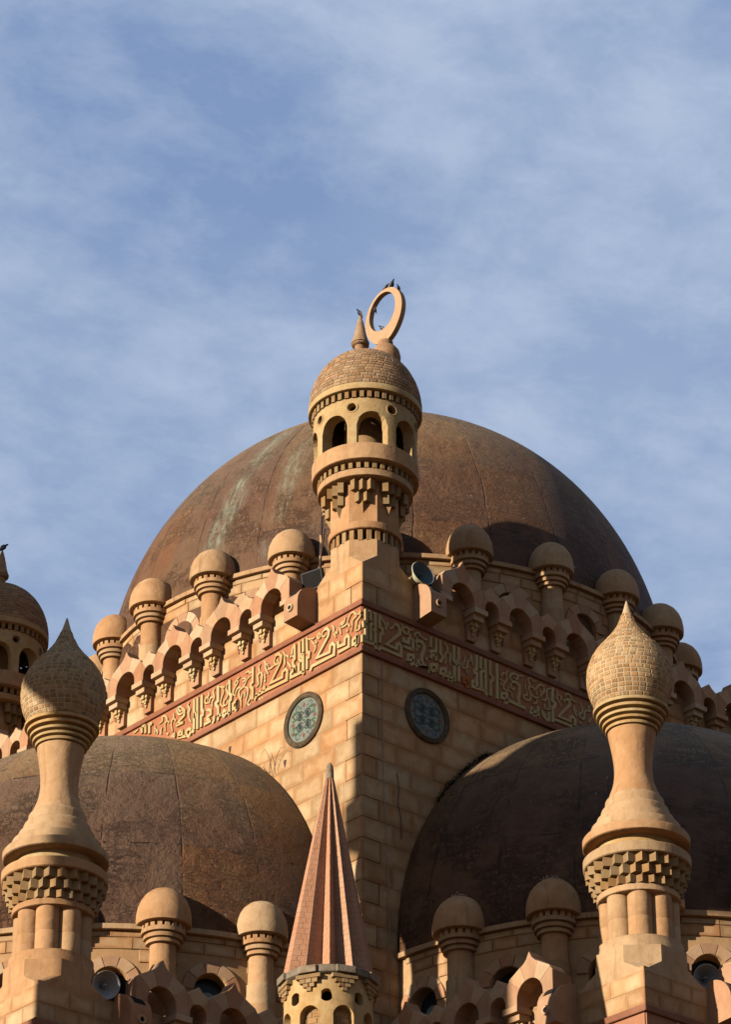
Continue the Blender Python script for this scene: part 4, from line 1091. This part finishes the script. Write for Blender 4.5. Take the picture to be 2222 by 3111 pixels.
# ================================================================== finial columns with brick bulbs
def make_column(A, label):
    root = thing('finial_column', (A[0], A[1], ZG1), label, 'column', 'finial columns with brick bulbs')
    half_ = 0.95; c = A
    ped = broach_base(c, half_ - 0.012, ZG1, 24.0, 24.32, 24.70, 'pedestal', M_render, root, 'c')
    for fr, key in ((Frame((c[0] - half_, c[1] - half_, 0), (0, 1, 0), (-1, 0, 0)), 'L'), (Frame((c[0] - half_, c[1] - half_, 0), (1, 0, 0), (0, -1, 0)), 'R')):
        courses(fr, key, ped, 0.0, 1.9, ZG1 + 0.005, 24.0, 0.42, lens=(0.62, 0.8, 0.95), gap=0.012)
    def lp(prof, nm, mat, n=64): return MB().lathe(prof, n, (c[0], c[1], 0)).build(nm, mat, root)
    lp([(0.93, 24.45), (0.925, 24.80), (0.905, 24.84), (0.905, 24.95), (0.88, 24.965), (0.3, 24.97)], 'plinth', M_render)
    lp([(0.62, 24.96), (0.62, 25.97)], 'core', M_render, 32)
    sh = MB().lathe([(0.262, 0), (0.262, 0.44), (0.256, 0.45), (0.262, 0.46), (0.262, 1.0)], 28, (0, 0, 0)).mesh('engaged_shaft', M_render)
    for i in range(8):
        a = radians(CA + 45 * i); link('engaged_shaft', sh, root, (c[0] + 0.585 * cos(a), c[1] + 0.585 * sin(a), 24.96), (0, 0, a * 3))
    lp([(0.5, 25.955), (0.86, 25.958), (0.882, 25.975), (0.882, 26.10), (0.865, 26.115), (0.6, 26.12)], 'ring_moulding', M_render)
    lp([(0.74, 26.1), (0.74, 26.74)], 'core', M_ochre, 32)
    for row, (zb, zt, r) in enumerate(((26.116, 26.30, 0.885), (26.312, 26.515, 0.955), (26.527, 26.731, 1.025))):
        n = 24; s_ = 0.132 + 0.006 * row
        f0 = Frame((0, 0, 0), (0, 1, 0), (1, 0, 0))
        b = MB(); q = [(-s_, 0), (0, -s_), (s_, 0), (0, s_)]
        vs = [(x, y, zz) for zz in (0, zt - zb) for x, y in q]
        b.add(vs, [(i, (i + 1) % 4, 4 + (i + 1) % 4, 4 + i) for i in range(4)] + [(0, 1, 2, 3), (4, 5, 6, 7)])
        me = b.mesh('muqarnas_block', M_ochre)
        for i in range(n):
            a = 2 * pi * (i + 0.5 * (row % 2) + 0.25) / n
            rr = r - 0.055
            link('muqarnas_block', me, root, (c[0] + rr * cos(a), c[1] + rr * sin(a), zb), (0, 0, a + random.uniform(-0.03, 0.03)))
    lp([(0.7, 26.733), (1.12, 26.735), (1.145, 26.755), (1.148, 26.945), (1.13, 26.966), (0.8, 26.97)], 'ring_moulding', M_render)
    lp([(0.86, 26.965), (0.86, 27.24)], 'neck', M_gold)
    st = [(0.8, 27.236), (1.115, 27.238), (1.143, 27.26), (1.146, 27.42), (1.12, 27.455), (0.985, 27.49), (0.965, 27.66), (0.95, 27.70), (0.845, 27.74), (0.835, 27.86), (0.82, 27.90), (0.74, 27.94), (0.73, 28.07), (0.715, 28.11), (0.645, 28.16), (0.63, 28.32), (0.615, 28.35), (0.555, 28.42)]
    lp(st[:5] + [(0.95, 27.475), (0.7, 27.48)], 'flange', M_render)
    lp([(0.97, 27.44)] + st[5:], 'stepped_base', M_render)
    lp([(0.56, 28.40), (0.525, 28.52), (0.47, 28.66), (0.435, 28.80), (0.416, 28.95), (0.41, 29.07), (0.418, 29.25), (0.44, 29.46), (0.475, 29.68), (0.512, 29.87), (0.52, 29.97)], 'shaft', M_render)
    for zb, zt, r in ((29.966, 30.064, 0.57), (30.075, 30.163, 0.631), (30.182, 30.272, 0.69), (30.301, 30.397, 0.755), (30.419, 30.524, 0.82)):
        lp([(r - 0.15, zb - 0.02), (r - 0.12, zb + 0.024), (r - 0.006, zb + 0.024), (r, zb + 0.03), (r, zt - 0.008), (r - 0.012, zt), (r - 0.08, zt)], 'gold_ring', M_gold)
    prof = [(0.66, 30.48), (0.75, 30.60), (0.835, 30.77), (0.897, 30.95), (0.931, 31.13), (0.938, 31.29), (0.922, 31.47), (0.88, 31.64), (0.81, 31.81), (0.72, 31.96), (0.615, 32.09), (0.505, 32.215), (0.40, 32.34), (0.305, 32.47), (0.225, 32.61), (0.16, 32.76), (0.11, 32.90), (0.066, 33.05), (0.03, 33.18), (0.012, 33.235), (0, 33.24)]
    bulb = MB().lathe(prof, 56, (c[0], c[1], 0)).build('bulb', M_gmort, root)
    bricks(bulb, (c[0], c[1], 0), prof[:19], 0.152, 0.098, M_gbrick, gap=0.019, proud=0.002)
    return root
AR = (WB + 0.95, DB + 0.95); AL = (DB + 0.95, WB + 0.95)
fc = make_column(AR, 'sunlit finial column with golden brick bulb standing on the right hall corner')
c2 = copy_tree(fc, None, (AL[0], AL[1], ZG1)); c2['label'] = 'finial column with half shadowed brick bulb standing on the left hall corner'

# ================================================================== cone turret
TC = (-7.0, -7.0)
tt = thing('cone_turret', (*TC, 0), 'salmon fluted cone turret with stained cornice in front of the main corner', 'turret')
def tl(prof, nm, mat, n=64, cap=False): return MB().lathe(prof, n, (TC[0], TC[1], 0)).build(nm, mat, tt)
tl([(0.95, 0), (0.95, 19.5), (0.87, 19.55)], 'base', M_render)
R, za, zb = 0.868, 19.55, 22.66
cols = []; A0 = radians(204.5)
for i in range(8):
    c0 = A0 + i * pi / 4; r = 0.235; w = r / R; zs = 21.70
    cols.append((c0 - w, zs, zs, 22.16, 22.16))
    for k in range(13):
        x = -1 + 2 * k / 12; cols.append((c0 + x * w, 20.9, zs + sqrt(max(0, 1 - x * x)) * r * 1.15, 22.16, 22.16))
    cols.append((c0 + w, zs, zs, 22.16, 22.16))
    c1 = c0 + pi / 8; ro = 0.13
    for k in range(11):
        x = -1 + 2 * k / 10; h = sqrt(max(0, 1 - x * x)) * ro; cols.append((c1 + x * ro / R, zs, zs, 22.16 - h, 22.16 + h))
cols.append((A0 + 2 * pi - 0.235 / R, 21.70, 21.70, 22.16, 22.16))
perforated(MB(), lambda a, z, inn: (TC[0] + (R - inn) * cos(a), TC[1] + (R - inn) * sin(a), z), cols, za, zb, 0.16).build('niche_drum', M_gold, tt)
bk = tl([(R - 0.155, za), (R - 0.155, 22.02)], 'niche_back', M_bmort)
bricks(bk, (TC[0], TC[1], 0), [(R - 0.155, 21.0), (R - 0.155, 22.02)], 0.20, 0.12, M_gbrick, keep=120)
tl([(R - 0.45, 22.0), (R - 0.45, zb)], 'hole_back', M_dark)
cn = tl([(0.88, 22.58), (0.945, 22.60), (0.962, 22.615), (0.962, 22.745), (0.93, 22.765), (0.5, 22.77)], 'cornice', M_grey)
for i in range(8):
    a = A0 + i * pi / 4
    fr = Frame((TC[0], TC[1], 0), (-sin(a), cos(a), 0), (cos(a), sin(a), 0))
    for u0, u1, z0, z1, d in ((-0.26, 0.26, 22.50, 22.579, 0.95), (-0.19, -0.07, 22.41, 22.499, 0.93), (-0.06, 0.06, 22.41, 22.499, 0.935), (0.07, 0.19, 22.41, 22.499, 0.93), (-0.12, -0.01, 22.33, 22.409, 0.915), (0.01, 0.12, 22.33, 22.409, 0.915), (-0.05, 0.05, 22.25, 22.329, 0.905)):
        MB().box(fr, u0, u1, z0, z1, 0.8, d, 0.005).build('cornice_block', M_ochre, tt)
    MB().box(fr, -0.19, 0.19, 22.60, 22.742, 0.93, 1.0, 0.008).build('cornice_block', M_grey, tt)
# fluted cone: twelve sharp ribs
n = 24; m = MB(); vs = []; ZS = [22.77 + (27.40 - 22.77) * i / 16 for i in range(17)]
RIB = radians(1.0) + atan2(CAMXY.y + 7, CAMXY.x + 7)
for z in ZS:
    q = (27.52 - z) / (27.52 - 22.77)
    rr = 0.905 * q ** 0.97
    for i in range(n):
        a = RIB + 2 * pi * i / n * 1.0 if True else 0
        k = rr if i % 2 == 0 else rr * 0.62
        vs.append((TC[0] + k * cos(a), TC[1] + k * sin(a), z))
fs = [(k * n + i, k * n + (i + 1) % n, (k + 1) * n + (i + 1) % n, (k + 1) * n + i) for k in range(16) for i in range(n)]
m.add(vs, fs); m.build('fluted_cone', M_cone, tt)
# thin brick facing on the twelve ribs
for i in range(12):
    st = MB()
    for side in (-1, 1):
        for k in range(38):
            z0 = 22.79 + k * 0.118; z1 = z0 + 0.1145
            if z1 > 27.2: break
            P4 = []
            for z in (z0, z1):
                q = (27.52 - z) / (27.52 - 22.77); rr = 0.905 * q ** 0.97
                a0 = RIB + 2 * pi * (2 * i) / n; a1 = RIB + 2 * pi * (2 * i + side) / n
                p0 = V((TC[0] + rr * cos(a0), TC[1] + rr * sin(a0), z)); p1 = V((TC[0] + rr * 0.62 * cos(a1), TC[1] + rr * 0.62 * sin(a1), z))
                P4.append((p0, p1))
            nn = (P4[0][1] - P4[0][0]).cross(P4[1][0] - P4[0][0]).normalized()
            mid = RIB + 2 * pi * (2 * i + 0.5 * side) / n
            if nn.dot(V((cos(mid + side * 0.6), sin(mid + side * 0.6), 0))) < 0: nn = -nn
            off = 0.5 if k % 2 else 0.33
            for f0_, f1_ in ((0.0, off - 0.012), (off + 0.012, 0.985)):
                pr = 0.003 + random.uniform(0, 0.003)
                qd = [P4[0][0].lerp(P4[0][1], f0_), P4[0][0].lerp(P4[0][1], f1_), P4[1][0].lerp(P4[1][1], f1_), P4[1][0].lerp(P4[1][1], f0_)]
                st.add([p + nn * pr for p in qd] + qd, [(0, 1, 2, 3), (0, 1, 5, 4), (1, 2, 6, 5), (2, 3, 7, 6), (3, 0, 4, 7)])
    st.build('rib_brickwork', M_cone, tt, 'stuff')
tl([(0.085, 27.10), (0.08, 27.3), (0.065, 27.40), (0.03, 27.47), (0, 27.485)], 'tip_cap', M_grey, 16)

# ================================================================== loudspeakers, pipes, cables
def horn(loc, aim, label, R=0.27, L_=0.42, inner=None):
    inner = inner or M_hornin
    root = thing('horn_loudspeaker', loc, label, 'loudspeaker', 'horn loudspeakers on the parapets')
    d = V(aim).normalized(); a = d.cross(V((0, 0, 1))).normalized(); b = a.cross(d); P0 = V(loc); k = 36
    def rev(prof, nm, mat):
        m = MB(); vs = [P0 + d * z + (a * cos(2 * pi * i / k) + b * sin(2 * pi * i / k)) * r for r, z in prof for i in range(k)]
        m.add(vs, [(q * k + i, q * k + (i + 1) % k, (q + 1) * k + (i + 1) % k, (q + 1) * k + i) for q in range(len(prof) - 1) for i in range(k)], True)
        m.build(nm, mat, root)
    rev([(R, 0.0), (R * 1.03, -0.012), (R * 1.0, -0.03), (R * 0.8, -0.10), (R * 0.58, -0.20), (R * 0.42, -0.30), (R * 0.36, -L_), (0.0, -L_)], 'horn_outer', M_hornout)
    rev([(R, 0.001), (R * 0.93, -0.03), (R * 0.72, -0.12), (R * 0.45, -0.22), (R * 0.2, -0.30), (0.02, -0.33)], 'horn_inner', inner)
    rev([(0.0, -0.02), (0.022, -0.04), (0.035, -0.09), (0.045, -0.30)], 'reflector', inner)
    rev([(0.085, -L_ + 0.01), (0.095, -L_ - 0.02), (0.095, -L_ - 0.16), (0.0, -L_ - 0.17)], 'driver', M_black)
    m = MB(); q = P0 - d * 0.34; m.tube([q, q + V((0, 0, -0.32)), q + V((0, 0, -0.6))], 0.02); m.build('bracket', M_pipe, root)
    return root
def toward(p, dz, side):
    c = V((CAMXY.x - p[0], CAMXY.y - p[1], 0)).normalized(); r = V((c.y, -c.x, 0)) * -1
    return (c + r * side + V((0, 0, dz)))
horn((1.72, -0.34, 37.86), (-0.10, -1.0, 0.2), 'cream rimmed horn loudspeaker on the shaded side beside the front minaret', R=0.33)
horn((-7.72, -0.68, 24.36), (-0.30, -1.0, -0.32), 'grey horn loudspeaker in the gap right of the left column', R=0.30, inner=M_horngrey)
horn((1.50, -9.22, 24.40), (-0.62, -1.0, -0.34), 'grey horn loudspeaker in the gap right of the right column', R=0.285, inner=M_horngrey)
def black_box(loc, U, N, label, w=0.5, h=0.42):  # plain black box with a near-black front
    root = thing('black_box', loc, label, 'black_box', 'black boxes')
    u = V(U).normalized(); nrm = V(N).normalized(); up = nrm.cross(u); up = up if up.z > 0 else -up
    P_ = lambda x, y, d: V(loc) + u * x + up * y + nrm * d
    m = MB(); vs = [P_(x, y, d) for d in (-0.14, 0.0) for x, y in ((-w / 2, -h / 2), (w / 2, -h / 2), (w / 2, h / 2), (-w / 2, h / 2))]
    m.add(vs, [(0, 1, 5, 4), (1, 2, 6, 5), (2, 3, 7, 6), (3, 0, 4, 7), (4, 5, 6, 7), (0, 1, 2, 3)]); m.build('housing', M_black, root)
    m = MB(); vs = [P_(x, y, 0.008) for x, y in ((-w * .45, -h * .43), (w * .45, -h * .43), (w * .45, h * .43), (-w * .45, h * .43))]
    m.add(vs, [(0, 1, 2, 3)]); m.build('lens', M_dark, root)  # near-black front panel of the box
    m = MB(); m.tube([P_(-w / 2, 0, -0.07), P_(-w / 2, -h * .8, -0.1), P_(w / 2, -h * .8, -0.1), P_(w / 2, 0, -0.07)], 0.018); m.build('box_frame', M_pipe, root)
black_box((0.10, 2.02, 38.06), (-0.25, 1, 0), (-1, -0.35, -0.28), 'black box standing in for a shaded gap behind the parapet end left of the front minaret', 0.62, 0.48)  # black box put in where only shade fills the gap
black_box((2.35, 0.22, 38.02), (1, 0.1, 0), (0.1, -1, -0.2), 'black box behind the upper horn loudspeaker', 0.5, 0.4)
black_box((-7.05, -0.30, 24.42), (1, 0, 0), (0, -1, -0.1), 'black box behind the left horn loudspeaker', 0.5, 0.7)
black_box((1.95, -8.85, 24.75), (1, -0.3, 0), (-0.3, -1, -0.1), 'black box above the right horn loudspeaker', 0.62, 0.32)

pl = thing('pipe_ladder', (0.25, 2.05, 37.6), 'rusty pipe frame with slanted rungs left of the front minaret shaft', 'pipe frame')
p1 = [(0.55, 2.28, 37.4), (0.52, 2.20, 38.6), (0.50, 2.14, 39.6), (0.50, 2.12, 40.4)]
p2 = [(0.20, 1.90, 37.4), (0.24, 1.86, 38.6), (0.30, 1.78, 39.5)]
MB().tube(p1, 0.035).build('pipe', M_pipe, pl); MB().tube(p2, 0.026).build('pipe', M_pipe, pl)
for za_, zb_ in ((39.55, 39.1), (38.95, 38.55), (38.25, 37.95)):
    MB().tube([(0.50, 2.17, za_), (0.26, 1.86, zb_)], 0.03).build('rung', M_rail, pl)
def cable(pts, r, mat, label):
    m = MB().tube(pts, r, 5); o = m.build('cable', mat); tag(o, label, 'cable', 'cables hanging down the walls')
cable([(0.63, -0.03, 35.2), (0.64, -0.02, 34.0), (0.66, -0.03, 32.0), (0.74, -0.06, 30.4), (0.80, -0.05, 28.6), (0.86, -0.02, 26.4), (0.90, -0.02, 24.0)], 0.009, M_cable, 'thin pale cable hanging down the shaded wall beside the right half dome')
cable([(1.10, -0.02, 32.3), (1.16, -0.03, 31.9), (1.13, -0.02, 31.5), (1.22, -0.03, 31.1), (1.24, -0.02, 30.6)], 0.008, M_dcable, 'short dark wire curling on the shaded wall above the right half dome')

# ================================================================== plants and wall marks
tw = thing('dry_plant', (-0.12, 3.30, 33.05), 'leafless twig plant rooted in the seam above the left half dome', 'plant')
for dy, h, bend in ((-0.05, 0.75, 0.18), (0.06, 0.55, -0.2), (0.15, 0.62, 0.30), (-0.14, 0.48, -0.32), (0.25, 0.45, -0.1)):
    b = V((-0.10, 3.30 + dy, 33.05 - dy * 0.8))
    MB().tube([b, b + V((-0.03, bend * 0.3, h * 0.5)), b + V((-0.08, bend, h * 0.9)), b + V((-0.12, bend * 1.6, h * 0.75))], 0.011, 5, 0.004).build('stem', M_twig, tw)
def weeds(label, pts, n, hgt):
    m = MB()
    for _ in range(n):
        p = V(random.choice(pts)) + V((random.uniform(-.06, .06), random.uniform(-.06, .06), random.uniform(-.04, .04)))
        q = p + V((random.uniform(-.1, .1), random.uniform(-.1, .1), random.uniform(0.4, 1) * hgt)); s_ = 0.02
        m.add([p + V((s_, 0, 0)), p - V((s_, 0, 0)), q], [(0, 1, 2)]); m.add([p + V((0, s_, 0)), p - V((0, s_, 0)), q], [(0, 1, 2)])
    o = m.build('weeds', M_weed); tag(o, label, 'weeds', None, 'stuff')
arcp = lambda a, f: f(9.0 - 7.96 * cos(radians(a)), 27.75 + 7.58 * sin(radians(a)))
weeds('dark weeds growing along the top seam of the right half dome', [arcp(a, lambda u, z: (u, -0.12, z)) for a in [33 + 0.5 * i for i in range(38)]], 300, 0.06)
def mark(u, v, fr, label):
    o = MB().prism([(u - 0.05, v + 0.06), (u + 0.04, v + 0.08), (u + 0.06, v), (u + 0.01, v - 0.14), (u - 0.03, v - 0.06)], fr, 0.002, 0.012, 0.004).build('rusty_stub', M_pipe); tag(o, label, 'stub', 'rusty stubs in the wall')
mark(5.05, 34.42, FL, 'rusty stub in the sunlit wall under the frieze, left of the round window')
mark(2.86, 33.25, FL, 'rusty stub in the sunlit wall beside the dry plant')

def nest(c, label):
    m = MB()
    for _ in range(60):
        a = random.uniform(0, 2 * pi); q = random.uniform(0.02, 0.24); p = V((c[0] + q * cos(a), c[1] + q * sin(a), c[2] - 0.16 * q + random.uniform(0, 0.05)))
        d = V((random.uniform(-1, 1), random.uniform(-1, 1), random.uniform(-0.2, 0.5))).normalized() * random.uniform(0.05, 0.14)
        m.tube([p, p + d], 0.009, 4)
    tag(m.build('nest', M_straw), label, 'nest', 'nests on the low caps')
for i, nm in ((0, 'untidy straw nest on the cap nearest the white cable'), (1, 'untidy straw nest on the cap left of the right column')):
    a = radians(180 + HA[i]); nest((9 + 7.92 * cos(a) , -0.05 + 7.92 * sin(a), ZH + 0.925), nm)

# ================================================================== pigeons
def pigeon(loc, yaw, label, pitch=0.9, s=1.0):
    s *= 0.64; pitch = max(pitch, 0.85) if pitch > 0 else pitch
    root = thing('pigeon', loc, label, 'pigeon', 'pigeons resting on the finials')
    k = 12; L0 = V(loc); f = V((cos(yaw), sin(yaw), 0)); r = V((-sin(yaw), cos(yaw), 0)); up = V((0, 0, 1))
    ax = (f * cos(pitch) + up * sin(pitch)); nx = (up * cos(pitch) - f * sin(pitch))
    spine = [(-0.22, 0.006, 0.028), (-0.15, 0.016, 0.034), (-0.09, 0.048, 0.052), (-0.02, 0.085, 0.08), (0.05, 0.095, 0.088), (0.11, 0.078, 0.075), (0.15, 0.05, 0.05), (0.185, 0.033, 0.036), (0.22, 0.036, 0.036), (0.25, 0.024, 0.024), (0.262, 0.008, 0.008), (0.29, 0.003, 0.003)]
    m = MB(); vs = []
    for t, h, w in spine:
        cc = L0 + up * 0.13 * s + ax * t * s + (f * 0.05 * max(0, t - 0.15) * 4 * s)
        vs += [cc + (r * w * cos(2 * pi * i / k) + nx * h * sin(2 * pi * i / k)) * s for i in range(k)]
    m.add(vs, [(q * k + i, q * k + (i + 1) % k, (q + 1) * k + (i + 1) % k, (q + 1) * k + i) for q in range(len(spine) - 1) for i in range(k)], True)
    m.build('body', M_bird, root)
    for sg in (-1, 1):
        w = MB(); cc = L0 + up * 0.13 * s
        q = [cc + r * sg * 0.078 * s + ax * t * s + nx * h * s for t, h in ((0.09, 0.03), (0.05, -0.04), (-0.08, -0.03), (-0.21, 0.0), (-0.06, 0.04))]
        w.add(q + [p + r * sg * 0.014 * s for p in q], [(0, 1, 2, 3, 4), (5, 6, 7, 8, 9)] + [(i, (i + 1) % 5, 5 + (i + 1) % 5, 5 + i) for i in range(5)]); w.build('wing', M_birdg, root)
        l = MB(); l.tube([cc + r * sg * 0.025 * s - up * 0.05 * s, L0 + r * sg * 0.025 * s], 0.007 * s, 5); l.build('leg', M_pipe, root)
rx = 8.84 - 0.03
def onring(t, r=0.90): return (rx, CY - r * 0.93 * sin(radians(t)), CZ + r * cos(radians(t)))
pigeon(onring(2), radians(-60), 'pigeon standing on the very top of the crescent ring', 0.8)
pigeon(onring(22), radians(-100), 'pigeon stooping on the upper left of the ring, next to the topmost one', 0.55, 1.15)
pigeon(onring(50), radians(200), 'small pigeon on the outer left side of the ring', 0.7, 0.8)
pigeon((rx, CY + 0.44, CZ + 0.14 + 0.22), radians(20), 'pigeon clinging inside the ring, only its tail showing', -0.9, 0.7)
pigeon((rx, CY + 0.10, CZ + 0.135 - 0.66), radians(120), 'pigeon perched inside the ring at its bottom', 0.9, 1.0)
pigeon((8.38, 9.34, 52.22), radians(200), 'pigeon on the ball shoulder between spike and ring', 1.0, 0.95)
pigeon((0.72, 0.90, 45.62), radians(150), 'pigeon sitting on the tip of the front minaret spike', 1.05, 0.95)
pigeon((0.80, S - 0.85, 45.62), radians(-20), 'dark bird on the left minaret spike at the photo edge', 0.3, 1.3)


# ================================================================== unseen towers added left of the picture, the first shaped to cast shade on the front corner and the right half dome
TS = 34.0
tP = lambda u, z, s=0.0: V((SUN_H.x * (TS + s) - 0.122 * u, SUN_H.y * (TS + s) - 0.9925 * u, z))
tower = thing('shade_tower', tuple(tP(4, 0)), 'unseen tall tower shaped to cast shade, outside the picture, nearer to the camera', 'tower', 'unseen shade towers')
def tblock(secs, nm):  # section edges are set by where the shade has to fall
    m = MB(); vs = []
    for u0, u1, h, dd in secs:
        z = max(0.0, h + 0.231 * (TS - dd))
        vs += [tP(u0, z, -dd), tP(u1, z, -dd), tP(u1, z, dd), tP(u0, z, dd)]
    fs = [(k * 4 + i, k * 4 + (i + 1) % 4, k * 4 + 4 + (i + 1) % 4, k * 4 + 4 + i) for k in range(len(secs) - 1) for i in range(4)]
    m.add(vs, fs + [(0, 1, 2, 3), tuple(len(vs) - 4 + i for i in range(4))]); m.build(nm, M_render, tower)
tblock([(1.8, 6.0, -99, 1.5), (1.62, 6.0, 25.4, 1.5)], 'shaft')
tblock([(1.62, 6.0, 25.4, 1.5), (1.36, 5.0, 28.5, 1.6), (1.19, 5.6, 29.35, 1.7), (0.6, 7.0, 30.0, 1.9), (0.3, 7.0, 30.5, 2.0), (-0.5, 7.0, 31.0, 2.2)], 'shade_neck')
tblock([(-0.65, 7.0, 31.0, 2.2), (-0.65, 7.0, 31.3, 2.2), (-0.32, 7.0, 31.4, 2.2), (-0.32, 7.0, 33.4, 2.2)], 'shade_ledge')
tblock([(0.95, 7.0, 33.4, 1.8), (0.95, 7.0, 43.5, 1.8), (2.0, 3.0, 46.0, 0.5)], 'shade_top')

tower = thing('shade_tower', tuple(tP(-17, 0)), 'second unseen tower added to cast shade, outside the picture, farther to the left', 'tower', 'unseen shade towers')  # unseen, added to put the far left minaret in shade
tblock([(-18.6, -16.2, -99, 1.3), (-18.6, -16.2, 38.9, 1.3)], 'shaft')
tblock([(-18.6, -16.2, 38.9, 1.3), (-20.5, -14.9, 39.9, 2.0), (-20.5, -14.9, 47.5, 2.0), (-18, -17, 50.0, 0.5)], 'shade_top')
